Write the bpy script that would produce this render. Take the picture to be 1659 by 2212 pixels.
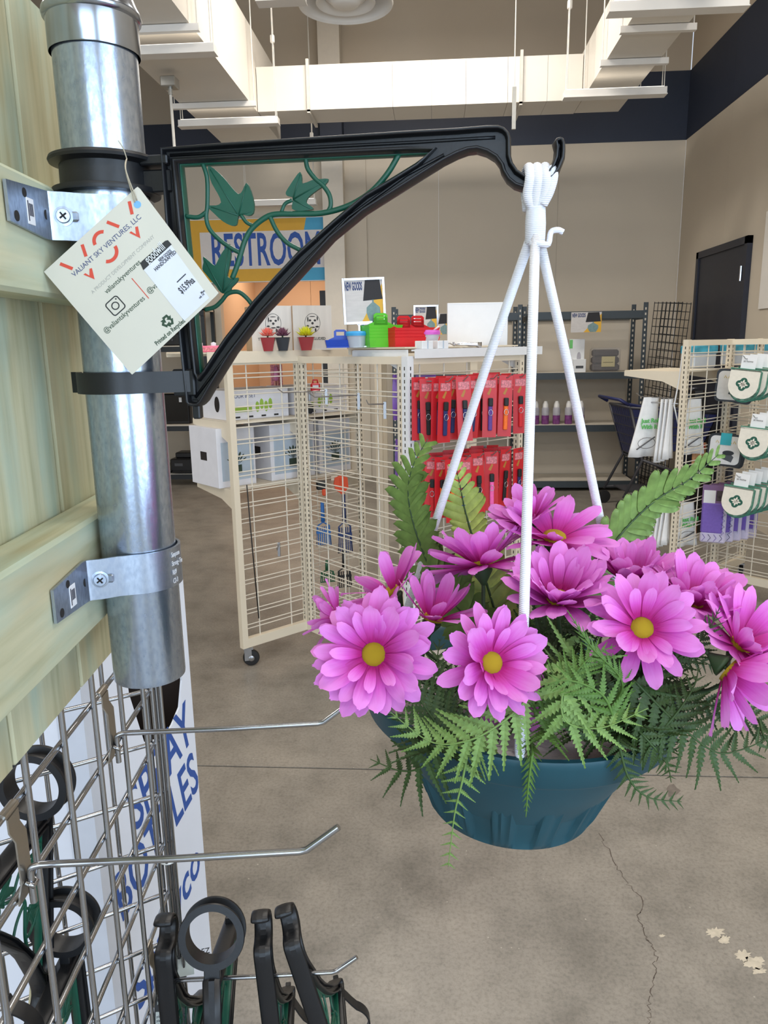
import bpy, math, random
import numpy as np
from mathutils import Vector, Matrix, Euler
random.seed(7)
for _o in list(bpy.data.objects):
    bpy.data.objects.remove(_o)
scn = bpy.context.scene
COL = scn.collection
R_ = math.radians
# ---------------------------------------------------------------- camera
CAMH = 1.5
FPX, YAW, PITCH, ROLL = 1640.0, 3.9, 12.5, 0.94      # focal length in pixels of the 1659 x 2212 frame
cam_d = bpy.data.cameras.new('camera')
cam = bpy.data.objects.new('camera', cam_d)
COL.objects.link(cam)
scn.camera = cam
scn.cycles.max_bounces = 8
_y, _p, _r = R_(YAW), R_(PITCH), R_(ROLL)
_F0 = Vector((-math.sin(_y), math.cos(_y), 0)); _R0 = Vector((math.cos(_y), math.sin(_y), 0)); _Z = Vector((0, 0, 1))
CF = _F0*math.cos(_p) - _Z*math.sin(_p); _U0 = _F0*math.sin(_p) + _Z*math.cos(_p)
CR = _R0*math.cos(_r) - _U0*math.sin(_r); CU = _R0*math.sin(_r) + _U0*math.cos(_r)
CC = Vector((0, 0, CAMH))
cam.matrix_world = Matrix(((CR.x, CU.x, -CF.x, CC.x), (CR.y, CU.y, -CF.y, CC.y), (CR.z, CU.z, -CF.z, CC.z), (0, 0, 0, 1)))
cam_d.sensor_fit = 'VERTICAL'
cam_d.sensor_height = 24.0
cam_d.lens = 24.0*FPX/2212.0
cam_d.clip_start = 0.02
cam_d.clip_end = 60
def ray(x, y): return CF + CR*((x-829.5)/FPX) - CU*((y-1106.0)/FPX)
def onz(x, y, z): d = ray(x, y); return CC + d*((z-CC.z)/d.z)
def ony(x, y, Y): d = ray(x, y); return CC + d*((Y-CC.y)/d.y)
def onx(x, y, X): d = ray(x, y); return CC + d*((X-CC.x)/d.x)
def onpl(x, y, p0, n): d = ray(x, y); return CC + d*((Vector(p0)-CC).dot(n)/d.dot(n))
# ---------------------------------------------------------------- exposure, world, daylight and room lamps
scn.view_settings.view_transform = 'Standard'
scn.view_settings.look = 'None'
scn.view_settings.exposure = -0.1
scn.view_settings.gamma = 1.0
scn.view_settings.use_curve_mapping = False
W = bpy.data.worlds.new('world'); scn.world = W; W.use_nodes = True
W.node_tree.nodes['Background'].inputs[0].default_value = (0.75, 0.85, 1.0, 1)
W.node_tree.nodes['Background'].inputs[1].default_value = 1.0
def area(name, loc, target, sx, sy, power, col):
    d = bpy.data.lights.new(name, 'AREA'); d.shape = 'RECTANGLE'; d.size = sx; d.size_y = sy; d.energy = power; d.color = col
    o = bpy.data.objects.new(name, d); COL.objects.link(o); o.location = loc
    o.rotation_euler = (Vector(target)-Vector(loc)).to_track_quat('-Z', 'Y').to_euler()
    return o
# daylight entering through the shop windows behind the camera and on its right
area('window_daylight', (0.55, -3.85, 1.7), (0.55, 5, 1.5), 2.6, 2.6, 115, (0.62, 0.80, 1.0))
area('window_daylight', (2.5, -1.45, 1.65), (-2.0, 0.4, 1.1), 2.4, 2.4, 90, (0.62, 0.80, 1.0))
area('window_daylight', (-3.2, -3.85, 1.7), (-2.4, 5, 1.5), 2.6, 2.6, 100, (0.66, 0.82, 1.0))
# rows of suspended shop lamps
for lx in (-4.0, -0.2, 1.9):
    for ly in (-2.2, 0.6, 3.4):
        area('shop_lamp_light', (lx, ly, 4.4), (lx, ly, 0), 1.2, 0.5, 38, (1.0, 0.95, 0.88))
area('shop_lamp_light', (-0.2, 5.9, 4.6), (-0.2, 5.9, 0), 1.4, 0.5, 84, (1.0, 0.94, 0.86))
# warm lamp in the restroom passage
area('passage_lamp_light', (-1.75, 9.9, 2.7), (-1.75, 9.6, 0), 0.8, 0.8, 26, (1.0, 0.80, 0.62))
# ---------------------------------------------------------------- materials
MATS = {}
def lin(c):
    return tuple(((v/255.0)/12.92 if v/255.0 <= 0.04045 else ((v/255.0+0.055)/1.055)**2.4) for v in c)
def pm(name, rgb, rough=0.5, metal=0.0, var=0.06, scale=20.0, bump=0.0, bscale=None, trans=0.0, spec=0.5, aniso=None, emit=0.0, sub=0.0, stretch=None, coat=0.0, alpha=1.0):
    """procedural principled material: the base colour varies with noise; optional fine bump"""
    m = bpy.data.materials.new(name); m.use_nodes = True
    nt = m.node_tree; b = nt.nodes['Principled BSDF']
    c = lin(rgb)
    tc = nt.nodes.new('ShaderNodeTexCoord'); mp = nt.nodes.new('ShaderNodeMapping')
    nt.links.new(tc.outputs['Object'], mp.inputs[0])
    if stretch: mp.inputs['Scale'].default_value = stretch
    nz = nt.nodes.new('ShaderNodeTexNoise'); nz.inputs['Scale'].default_value = scale; nz.inputs['Detail'].default_value = 4
    nt.links.new(mp.outputs[0], nz.inputs['Vector'])
    cr = nt.nodes.new('ShaderNodeValToRGB')
    cr.color_ramp.elements[0].position = 0.3; cr.color_ramp.elements[1].position = 0.7
    cr.color_ramp.elements[0].color = tuple(max(0, v*(1-var)) for v in c)+(1,)
    cr.color_ramp.elements[1].color = tuple(min(1, v*(1+var)) for v in c)+(1,)
    nt.links.new(nz.outputs['Fac'], cr.inputs[0]); nt.links.new(cr.outputs[0], b.inputs['Base Color'])
    b.inputs['Roughness'].default_value = rough; b.inputs['Metallic'].default_value = metal
    b.inputs['Specular IOR Level'].default_value = spec
    if trans: b.inputs['Transmission Weight'].default_value = trans
    if coat: b.inputs['Coat Weight'].default_value = coat; b.inputs['Coat Roughness'].default_value = 0.08
    if sub: b.inputs['Subsurface Weight'].default_value = sub; b.inputs['Subsurface Radius'].default_value = (0.004, 0.003, 0.003)
    if alpha < 1: b.inputs['Alpha'].default_value = alpha
    if emit:
        b.inputs['Emission Color'].default_value = c+(1,); b.inputs['Emission Strength'].default_value = emit
    if bump:
        n2 = nt.nodes.new('ShaderNodeTexNoise'); n2.inputs['Scale'].default_value = bscale or scale*4; n2.inputs['Detail'].default_value = 3
        nt.links.new(mp.outputs[0], n2.inputs['Vector'])
        bp = nt.nodes.new('ShaderNodeBump'); bp.inputs['Strength'].default_value = bump; bp.inputs['Distance'].default_value = 0.002
        nt.links.new(n2.outputs['Fac'], bp.inputs['Height']); nt.links.new(bp.outputs[0], b.inputs['Normal'])
    MATS[name] = m
    return m
# ---------------------------------------------------------------- mesh helpers
class MB:
    def __init__(s): s.v = []; s.f = []
    def add(s, vs, fs, M=None):
        o = len(s.v)
        for p in vs: s.v.append(tuple(M @ Vector(p)) if M is not None else tuple(p))
        for f in fs: s.f.append(tuple(i+o for i in f))
        return s
    def bx(s, x0, x1, y0, y1, z0, z1, M=None):
        return s.add([(x0,y0,z0),(x1,y0,z0),(x1,y1,z0),(x0,y1,z0),(x0,y0,z1),(x1,y0,z1),(x1,y1,z1),(x0,y1,z1)],
                     [(0,3,2,1),(4,5,6,7),(0,1,5,4),(1,2,6,5),(2,3,7,6),(3,0,4,7)], M)
    def cbox(s, c, sz, M=None):
        return s.bx(c[0]-sz[0]/2,c[0]+sz[0]/2,c[1]-sz[1]/2,c[1]+sz[1]/2,c[2]-sz[2]/2,c[2]+sz[2]/2,M)
    def bbox(s, c, sz, b, M=None):
        """box with chamfered edges"""
        hx,hy,hz = (v/2 for v in sz); vs = []; 
        for X in (-1,1):
            for Y in (-1,1):
                for Z in (-1,1):
                    vs += [(c[0]+X*hx,c[1]+Y*(hy-b),c[2]+Z*(hz-b)),(c[0]+X*(hx-b),c[1]+Y*hy,c[2]+Z*(hz-b)),(c[0]+X*(hx-b),c[1]+Y*(hy-b),c[2]+Z*hz)]
        ix = lambda X,Y,Z,k: ((X>0)*4+(Y>0)*2+(Z>0))*3+k
        fs = []
        for S in (-1,1):
            q = [(-1,-1),(1,-1),(1,1),(-1,1)]
            fs.append([ix(S,a,bb,0) for a,bb in q][::S]); fs.append([ix(a,S,bb,1) for a,bb in q][::-S]); fs.append([ix(a,bb,S,2) for a,bb in q][::S])
        for A in (-1,1):
            for B in (-1,1):
                fs.append([ix(A,B,-1,0),ix(A,B,1,0),ix(A,B,1,1),ix(A,B,-1,1)])
                fs.append([ix(A,-1,B,0),ix(A,1,B,0),ix(A,1,B,2),ix(A,-1,B,2)])
                fs.append([ix(-1,A,B,1),ix(1,A,B,1),ix(1,A,B,2),ix(-1,A,B,2)])
                for Cc in (-1,1): fs.append([ix(A,B,Cc,0),ix(A,B,Cc,1),ix(A,B,Cc,2)])
        return s.add(vs, [tuple(f) for f in fs], M)
    def tube(s, pts, r, n=8, closed=False, caps=True, M=None, flat=None, up=None):
        """sweep a round (or elliptical: flat=(w,h)) section along pts; r number or list"""
        P = [Vector(p) for p in pts]; N = len(P); rs = r if isinstance(r,(list,tuple)) else [r]*N
        T = []
        for i in range(N):
            a = P[(i-1)%N] if (closed or i>0) else P[i]; b = P[(i+1)%N] if (closed or i<N-1) else P[i]
            t = (b-a); T.append(t.normalized() if t.length>1e-12 else Vector((0,0,1)))
        u = Vector(up) if up is not None else (Vector((0,0,1)) if abs(T[0].z)<0.9 else Vector((1,0,0)))
        vs = []
        for i in range(N):
            u = (u - T[i]*u.dot(T[i])); u = u.normalized() if u.length>1e-9 else T[i].orthogonal().normalized()
            w = T[i].cross(u)
            fu, fw = flat if flat else (1,1)
            for k in range(n):
                a = 2*math.pi*k/n
                vs.append(P[i] + u*(math.cos(a)*rs[i]*fu) + w*(math.sin(a)*rs[i]*fw))
        fs = []
        for i in range(N if closed else N-1):
            j = (i+1)%N
            for k in range(n):
                l = (k+1)%n
                fs.append((i*n+k, i*n+l, j*n+l, j*n+k))
        if caps and not closed:
            fs.append(tuple(range(n-1,-1,-1))); fs.append(tuple((N-1)*n+k for k in range(n)))
        return s.add(vs, fs, M)
    def lathe(s, prof, n=32, M=None, cap0=True, cap1=True):
        vs = []; fs = []; m = len(prof)
        for (r,z) in prof:
            for k in range(n):
                a = 2*math.pi*k/n; vs.append((r*math.cos(a), r*math.sin(a), z))
        for i in range(m-1):
            for k in range(n):
                l = (k+1)%n; fs.append((i*n+k, i*n+l, (i+1)*n+l, (i+1)*n+k))
        if cap0: fs.append(tuple(range(n-1,-1,-1)))
        if cap1: fs.append(tuple((m-1)*n+k for k in range(n)))
        return s.add(vs, fs, M)
    def prism(s, poly, z0, z1, M=None):
        """extrude a 2-d polygon (xy) from z0 to z1"""
        n = len(poly)
        vs = [(p[0],p[1],z0) for p in poly]+[(p[0],p[1],z1) for p in poly]
        fs = [tuple(range(n-1,-1,-1)), tuple(range(n,2*n))]+[(i,(i+1)%n,n+(i+1)%n,n+i) for i in range(n)]
        return s.add(vs, fs, M)
    def build(s, name, mat, parent=None, smooth=False, origin=None):
        me = bpy.data.meshes.new(name)
        vs = s.v if origin is None else [(a-origin[0],b-origin[1],c-origin[2]) for a,b,c in s.v]
        me.from_pydata(vs, [], s.f)
        me.materials.append(mat)
        if smooth:
            me.polygons.foreach_set('use_smooth', [True]*len(me.polygons))
            if smooth != 'all': 
                try: me.set_sharp_from_angle(angle=R_(smooth if smooth is not True else 40))
                except Exception: pass
        me.update()
        o = bpy.data.objects.new(name, me); COL.objects.link(o)
        if parent is not None: o.parent = parent
        return o
def tag(o, label=None, cat=None, group=None, kind=None):
    if label: o['label'] = label
    if cat: o['category'] = cat
    if group: o['group'] = group
    if kind: o['kind'] = kind
    return o
def thing(name, label, cat, loc=(0,0,0), rz=0.0, group=None, rot=None):
    o = bpy.data.objects.new(name, None); COL.objects.link(o); o.empty_display_size = 0.05
    o.location = loc; o.rotation_euler = rot if rot is not None else (0,0,rz)
    return tag(o, label, cat, group)
def struct(name, parent=None, label=None):
    o = bpy.data.objects.new(name, None); COL.objects.link(o); o['kind'] = 'structure'
    if label: o['label'] = label
    return o
def inst(name, src, parent=None, M=None):
    """a part that shares mesh data (src is an object or a mesh)"""
    o = bpy.data.objects.new(name, src if isinstance(src, bpy.types.Mesh) else src.data); COL.objects.link(o)
    if parent is not None: o.parent = parent
    if M is not None: o.matrix_local = M
    return o
_CYL = {}
def wire(name, a, b, r, mat, parent=None):
    """straight round rod a to b; all rods of one material share a mesh"""
    if mat.name not in _CYL:
        mb = MB(); n = 8
        mb.lathe([(1,0),(1,1)], n)
        me = bpy.data.meshes.new('rod'); me.from_pydata(mb.v, [], mb.f); me.materials.append(mat)
        me.polygons.foreach_set('use_smooth', [len(p.vertices)==4 for p in me.polygons]); me.update()
        _CYL[mat.name] = me
    a = Vector(a); b = Vector(b); d = b-a
    q = d.to_track_quat('Z','Y').to_matrix().to_4x4()
    return inst(name, _CYL[mat.name], parent, Matrix.Translation(a) @ q @ Matrix.Diagonal((r,r,d.length,1)))
def copy_tree(o, parent=None):
    c = o.copy(); COL.objects.link(c); c.parent = parent
    for ch in list(o.children): copy_tree(ch, c)
    return c
def frame(o, ex, ey, ez=None):
    """4x4 matrix from origin and two axis vectors"""
    ex = Vector(ex).normalized(); ey = Vector(ey); ey = (ey-ex*ey.dot(ex)).normalized(); ez = ex.cross(ey)
    o = Vector(o)
    return Matrix(((ex.x,ey.x,ez.x,o.x),(ex.y,ey.y,ez.y,o.y),(ex.z,ey.z,ez.z,o.z),(0,0,0,1)))
_TXT = []
def text(name, body, size, mat, parent, M, align='LEFT', bold=0.0, xs=1.0, ext=0.0002, shear=0.0, space=1.0):
    cu = bpy.data.curves.new(name, 'FONT'); cu.body = body; cu.size = size; cu.align_x = align; cu.extrude = ext
    cu.offset = bold*size; cu.shear = shear; cu.space_character = space; cu.resolution_u = 3
    cu.materials.append(mat)
    o = bpy.data.objects.new(name, cu); COL.objects.link(o); o.parent = parent
    o.matrix_local = M @ Matrix.Diagonal((xs,1,1,1))
    _TXT.append(o)
    return o
def bez(pts, n=8, closed=False):
    """Catmull-Rom through pts"""
    P = [Vector(p) for p in pts]; N = len(P); out = []
    for i in range(N if closed else N-1):
        p0 = P[(i-1)%N] if (closed or i>0) else P[i]*2-P[i+1]; p1 = P[i]; p2 = P[(i+1)%N]; p3 = P[(i+2)%N] if (closed or i<N-2) else p2*2-p1
        for k in range(n):
            t = k/n
            out.append(0.5*((2*p1)+(p2-p0)*t+(2*p0-5*p1+4*p2-p3)*t*t+(3*p1-p0-3*p2+p3)*t**3))
    if not closed: out.append(P[-1])
    return out
RX = lambda a: Matrix.Rotation(a, 4, 'X')
RY = lambda a: Matrix.Rotation(a, 4, 'Y')
RZ = lambda a: Matrix.Rotation(a, 4, 'Z')
TR = lambda x, y, z: Matrix.Translation((x, y, z))
# ================================================================ the room
M_wall = pm('wall_beige', (205,194,177), 0.75, var=0.025, scale=1.5, bump=0.08, bscale=220)
M_wall2 = pm('wall_upper_taupe', (196,183,164), 0.8, var=0.03, scale=1.2, bump=0.08, bscale=220)
M_navy = pm('paint_navy', (40,48,66), 0.6, var=0.05, scale=2)
M_pillar = pm('pillar_cream', (226,217,203), 0.6, var=0.02)
M_ceil = pm('ceiling_taupe', (176,164,148), 0.85, var=0.04, scale=1.0)
M_hall = pm('passage_tan', (206,176,146), 0.7, var=0.03, scale=1)
M_white = pm('white_paint', (236,232,226), 0.45, var=0.02, scale=5)
M_gap = pm('joint_dark', (48,42,36), 0.95, var=0.1)
# polished concrete
def concrete():
    m = bpy.data.materials.new('polished_concrete'); m.use_nodes = True; nt = m.node_tree; b = nt.nodes['Principled BSDF']
    tc = nt.nodes.new('ShaderNodeTexCoord')
    def noise(sc, det, rough=0.6):
        n = nt.nodes.new('ShaderNodeTexNoise'); n.inputs['Scale'].default_value = sc; n.inputs['Detail'].default_value = det; n.inputs['Roughness'].default_value = rough
        nt.links.new(tc.outputs['Object'], n.inputs['Vector']); return n
    def ramp(src, stops):
        r = nt.nodes.new('ShaderNodeValToRGB'); e = r.color_ramp.elements
        while len(e) < len(stops): e.new(0.5)
        for k,(p,c) in enumerate(stops): e[k].position = p; e[k].color = lin(c)+(1,)
        nt.links.new(src, r.inputs[0]); return r
    def mix(kind, fac, a, bb):
        x = nt.nodes.new('ShaderNodeMix'); x.data_type = 'RGBA'; x.blend_type = kind
        if isinstance(fac,(int,float)): x.inputs[0].default_value = fac
        else: nt.links.new(fac, x.inputs[0])
        nt.links.new(a, x.inputs[6]); nt.links.new(bb, x.inputs[7]); return x.outputs[2]
    base = ramp(noise(1.1, 6).outputs['Fac'], [(0.28,(137,131,122)),(0.5,(149,142,132)),(0.72,(159,151,139))])
    blot = ramp(noise(4.5, 8, 0.68).outputs['Fac'], [(0.3,(182,182,180)),(0.5,(232,232,232)),(0.66,(255,255,255))])
    c1 = mix('MULTIPLY', 0.75, base.outputs[0], blot.outputs[0])
    fine = ramp(noise(95, 5, 0.7).outputs['Fac'], [(0.3,(196,196,196)),(0.55,(255,255,255)),(0.7,(255,255,255))])
    c2 = mix('MULTIPLY', 0.7, c1, fine.outputs[0])
    vo = nt.nodes.new('ShaderNodeTexVoronoi'); vo.inputs['Scale'].default_value = 30; nt.links.new(tc.outputs['Object'], vo.inputs['Vector'])
    sp = ramp(vo.outputs['Distance'], [(0.0,(255,255,255)),(0.055,(255,255,255)),(0.075,(0,0,0))])
    m2 = noise(7, 2); sm = ramp(m2.outputs['Fac'], [(0.52,(0,0,0)),(0.6,(150,150,150)),(0.7,(200,200,200))])
    mm = mix('MULTIPLY', 1.0, sp.outputs[0], sm.outputs[0])
    cs = nt.nodes.new('ShaderNodeRGB'); cs.outputs[0].default_value = lin((226,216,200))+(1,)
    c3 = mix('MIX', mm, c2, cs.outputs[0])
    nt.links.new(c3, b.inputs['Base Color'])
    rr = nt.nodes.new('ShaderNodeMapRange'); rr.inputs[3].default_value = 0.3; rr.inputs[4].default_value = 0.52
    nt.links.new(noise(3.2, 5).outputs['Fac'], rr.inputs[0]); nt.links.new(rr.outputs[0], b.inputs['Roughness'])
    b.inputs['Specular IOR Level'].default_value = 0.45
    bp = nt.nodes.new('ShaderNodeBump'); bp.inputs['Strength'].default_value = 0.06; bp.inputs['Distance'].default_value = 0.003
    nt.links.new(noise(140, 3).outputs['Fac'], bp.inputs['Height']); nt.links.new(bp.outputs[0], b.inputs['Normal'])
    return m
M_conc = concrete()
fl = struct('floor')
JY = 2.466
MB().bx(-6.2,2.7,-4.2,JY-0.004,-0.06,0).build('slab', M_conc, fl)
MB().bx(-6.2,2.7,JY+0.004,12.2,-0.06,0).build('slab', M_conc, fl)
MB().bx(-6.2,2.7,-4.2,12.2,-0.12,-0.02).build('joint_bed', M_gap, fl)
# hairline crack and worn patches of bare cement
def ribbon(pts, w0, z, seed):
    rnd = random.Random(seed); mb = MB(); P = [Vector((p[0],p[1],z)) for p in pts]; Q = []
    for i in range(len(P)-1):
        for k in range(9):
            t = k/9; q = P[i].lerp(P[i+1], t); Q.append(q+Vector((rnd.uniform(-1,1)*0.007, rnd.uniform(-1,1)*0.007, 0)))
    Q.append(P[-1]); vs = []
    for i,q in enumerate(Q):
        t = (Q[min(i+1,len(Q)-1)]-Q[max(i-1,0)]).normalized(); s = Vector((-t.y,t.x,0))*w0*rnd.uniform(0.5,1.3)
        vs += [q-s, q+s]
    return mb.add(vs, [(2*i,2*i+2,2*i+3,2*i+1) for i in range(len(Q)-1)])
M_crack = pm('crack_dark', (84,74,66), 0.95, var=0.2)
ribbon([onz(x,y,0) for x,y in ((1296,1800),(1325,1862),(1352,1905),(1386,1945),(1380,1990),(1400,2030),(1416,2062),(1415,2110),(1402,2160),(1400,2212),(1395,2260))], 0.0011, 0.0004, 3).build('crack', M_crack, fl)
M_patch = pm('bare_cement', (188,178,160), 0.9, var=0.15, scale=60)
def blotch(cx, cy, rx, ry, seed, n=26):
    rnd = random.Random(seed); c = onz(cx,cy,0); vs = [(c.x,c.y,0.0005)]
    for k in range(n):
        a = 2*math.pi*k/n; s = rnd.uniform(0.55,1.15); p = onz(cx+rx*math.cos(a)*s, cy+ry*math.sin(a)*s, 0); vs.append((p.x,p.y,0.0005))
    return MB().add(vs, [(0,1+k,1+(k+1)%n) for k in range(n)])
for k,(cx,cy,rx,ry) in enumerate(((1545,2015,22,12),(1565,2030,14,10),(1604,2065,20,14),(1630,2080,26,16),(1640,2098,16,9),(1430,2022,7,4))):
    blotch(cx,cy,rx,ry,40+k).build('worn_patch', M_patch, fl)
blotch(1453,1708,17,16,77,9).build('chip', pm('floor_chip', (108,100,92), 0.9, var=0.2, scale=40), fl)
# back wall with passage opening under the sign, navy band, taupe above
ZB0, ZB1, YB, XR, XL = 3.488, 4.134, 8.6, 2.58, -2.75
HX0, HX1, HZ = -2.37, -1.19, 2.19
CZ = 5.6
wb = struct('wall_back')
for k,(a,b_) in enumerate(((-1.19,0.05),(0.05,1.3),(1.3,XR))):      # drywall panels with hairline joints
    MB().bx(a+0.0008,b_-0.0008,YB,YB+0.12,0,ZB0).build('wall_panel', M_wall, wb)
MB().bx(XL,HX0,YB,YB+0.12,0,ZB0).build('wall_panel', M_wall, wb)
MB().bx(HX0,HX1,YB,YB+0.12,HZ,ZB0).build('wall_header', M_wall, wb)
MB().bx(XL,XR,YB+0.006,YB+0.12,ZB1,CZ).build('wall_upper', M_wall2, wb)
t1 = tag(MB().bx(XL,XR,YB-0.004,YB+0.12,ZB0,ZB1).build('trim_1', M_navy), kind='structure')
# recessed wall further left, left wall, right wall, front wall with windows, ceiling
w2 = struct('wall_recess')
MB().bx(-6.2,XL,9.8,9.92,0,ZB0).build('wall_panel', M_wall, w2)
MB().bx(-6.2,XL,9.806,9.92,ZB1,CZ).build('wall_upper', M_wall2, w2)
MB().bx(XL,XL+0.1,YB+0.12,9.92,0,ZB0).build('wall_return', M_wall, w2)
MB().bx(XL,XL+0.1,YB+0.12,9.92,ZB1,CZ).build('wall_return', M_wall2, w2)
tag(MB().bx(-6.2,XL,9.796,9.92,ZB0,ZB1).bx(XL-0.004,XL+0.1,YB+0.12,9.796,ZB0,ZB1).build('trim_2', M_navy), kind='structure')
tag(MB().bx(-6.32,-6.2,-4.2,11.72,0,CZ).build('wall_left', M_wall), kind='structure')
wr = struct('wall_right')
ys = [-4.0,-1.6,0.4,2.4,4.4,5.9,7.35,YB]
for a,b_ in zip(ys[:-1], ys[1:]):
    if b_ <= 0.4:                                   # shop window between these two panels
        MB().bx(XR,XR+0.12,a,b_,0,0.3).build('wall_panel', M_wall, wr); MB().bx(XR,XR+0.12,a,b_,3.1,ZB0).build('wall_panel', M_wall, wr)
        continue
    MB().bx(XR,XR+0.12,a+0.0008,b_-0.0008,0,ZB0).build('wall_panel', M_wall, wr)
for a,b_ in ((-4.0,-2.75),(-0.15,0.4)): MB().bx(XR,XR+0.12,a,b_,0.3,3.1).build('wall_panel', M_wall, wr)
MB().bx(XR+0.006,XR+0.12,-4.0,YB,ZB1,CZ).build('wall_upper', M_wall2, wr)
trm = struct('trim_3')
for a,b_ in zip(ys[:-1], ys[1:]):
    MB().bx(XR-0.004,XR+0.12,a+0.0008,b_-0.0008-(0.004 if b_==YB else 0),ZB0,ZB1).build('band_panel', M_navy, trm)
tag(MB().bx(-6.3,2.7,-4.2,11.8,CZ,CZ+0.1).build('ceiling', M_ceil), kind='structure')
wf = struct('wall_front')
for x0,x1,z0,z1 in ((-6.2,-4.6,0,CZ),(-1.8,-0.85,0,CZ),(1.95,2.7,0,CZ),(-4.6,-1.8,3.1,CZ),(-0.85,1.95,3.1,CZ),(-4.6,-1.8,0,0.3),(-0.85,1.95,0,0.3)):
    MB().bx(x0,x1,-4.1,-4.0,z0,z1).build('wall_panel', M_wall, wf)
M_mull = pm('window_frame_dark', (70,70,72), 0.4, metal=0.6)
for wi,(x0,x1) in enumerate(((-4.6,-1.8),(-0.85,1.95))):
    w = struct('window_%d' % (wi+1))
    for a in (x0+0.03,(x0+x1)/2,x1-0.03): MB().bx(a-0.03,a+0.03,-4.08,-4.0,0.3,3.1).build('mullion', M_mull, w)
    for z in (0.33,3.07): MB().bx(x0,x1,-4.08,-4.0,z-0.03,z+0.03).build('window_rail', M_mull, w)
w = struct('window_3')
for a in (-2.72,-1.45,-0.18): MB().bx(XR+0.02,XR+0.1,a-0.03,a+0.03,0.3,3.1).build('mullion', M_mull, w)
for z in (0.33,3.07): MB().bx(XR+0.02,XR+0.1,-2.75,-0.15,z-0.03,z+0.03).build('window_rail', M_mull, w)
# pillar left of centre, running floor to ceiling
pl = struct('trim_4')
MB().bx(-1.165,-0.945,YB-0.2,YB-0.004,0,ZB0).build('pillar_shaft', M_pillar, pl)
MB().bx(-1.165,-0.945,YB-0.2,YB-0.004,ZB1,CZ).build('pillar_shaft', M_pillar, pl)
MB().bx(-1.168,-0.942,YB-0.203,YB-0.004,ZB0,ZB1).build('pillar_band', M_navy, pl)
MB().bx(-0.945,-0.72,YB-0.03,YB-0.004,0,ZB0).build('pillar_return', M_wall, pl)
# passage behind the sign
ps = struct('wall_passage')
MB().bx(HX0-0.25,HX0-0.13,YB+0.12,11.6,0,3.0).build('passage_side', M_hall, ps)
MB().bx(HX1+0.13,HX1+0.25,YB+0.12,11.6,0,3.0).build('passage_side', M_hall, ps)
MB().bx(HX0-0.13,-1.72,10.9,11.0,0,3.0).build('passage_end', M_hall, ps)
MB().bx(-1.716,HX1+0.13,10.9,11.0,0,3.0).build('passage_end', M_hall, ps)
MB().bx(HX0-0.13,HX1+0.13,YB+0.12,11.0,3.0,3.05).build('passage_ceiling', M_hall, ps)
MB().bx(-1.3,-1.21,YB+0.3,YB+0.36,0,2.1).build('door_edge', pm('door_edge_dark',(36,34,34),0.4), ps)
# navy door in the right wall
M_door = pm('door_navy', (34,38,52), 0.45, var=0.05)
dr = struct('door_1')
MB().bx(XR-0.03,XR-0.002,6.72,7.84,0,2.25).build('door_leaf', M_door, dr)
mbd = MB(); mbd.bx(XR-0.045,XR-0.002,6.66,6.72,0,2.31); mbd.bx(XR-0.045,XR-0.002,7.84,7.90,0,2.31); mbd.bx(XR-0.045,XR-0.002,6.66,7.90,2.25,2.31); mbd.build('door_frame', M_door, dr)
MB().tube([(XR-0.03,7.74,1.02),(XR-0.09,7.74,1.02),(XR-0.09,7.62,1.02)],0.012).build('door_handle', pm('chrome',(200,200,205),0.18,metal=1.0), dr)
for hz in (0.25,1.15,2.02): MB().tube([(XR-0.05,6.735,hz-0.06),(XR-0.05,6.735,hz+0.06)],0.012).build('hinge', MATS['chrome'], dr)
# white notice on the right wall at the frame's edge
tag(MB().bx(XR-0.012,XR-0.001,5.7,6.42,1.72,2.45).build('wall_poster', M_white), 'white notice board on the right wall beside the navy door', 'poster')
# ---------------------------------------------------------------- air ducts
M_duct = pm('duct_white', (232,226,216), 0.5, var=0.025, scale=2)
M_ductseam = pm('duct_seam', (214,208,198), 0.5)
def duct(label, axis, a0, a1, lo, hi, z0, z1, seams, flanges):
    t = thing('air_duct', label, 'duct', (0,0,0))
    def bx(mb, p, q, l, h, za, zb):
        return mb.bx(l,h,p,q,za,zb) if axis=='y' else mb.bx(p,q,l,h,za,zb)
    cuts = [a0]+list(seams)+[a1]
    for p,q in zip(cuts[:-1],cuts[1:]): bx(MB(),p+0.0012,q-0.0012,lo,hi,z0,z1).build('duct_section', M_duct, t)
    for fpos in flanges:
        bx(MB(),fpos-0.018,fpos+0.018,lo-0.03,hi+0.03,z0-0.03,z0-0.004).build('flange_bar', M_duct, t)
        bx(MB(),fpos-0.01,fpos+0.01,lo-0.028,lo-0.002,z0-0.03,z1+0.02).build('flange_side', M_duct, t)
        bx(MB(),fpos-0.01,fpos+0.01,hi+0.002,hi+0.028,z0-0.03,z1+0.02).build('flange_side', M_duct, t)
    return t
duct('large white air duct running back along the left', 'y', 1.0, 8.1, -2.1, -1.52, 3.47, 4.09, (2.2,3.4,4.6,5.75,6.9), ())
duct('white air duct crossing in front of the back wall', 'x', -1.515, 1.24, 7.06, 7.46, 3.47, 3.82, (-0.35,-0.02,0.27,0.62,0.95), ())
duct('narrow white air duct running forward along the right', 'y', 2.0, 7.46, 1.245, 1.63, 3.475, 3.85, (3.2,4.4,5.5,6.6,6.95), ())
def flange_x(x):
    mb = MB(); mb.bx(x-0.012,x+0.012,7.03,7.058,3.45,3.86); mb.bx(x-0.012,x+0.012,7.03,7.49,3.44,3.466)
    return mb.build('hanger_strap', M_ductseam, bpy.data.objects['air_duct.001'])
flange_x(-1.07); flange_x(0.73)
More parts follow.
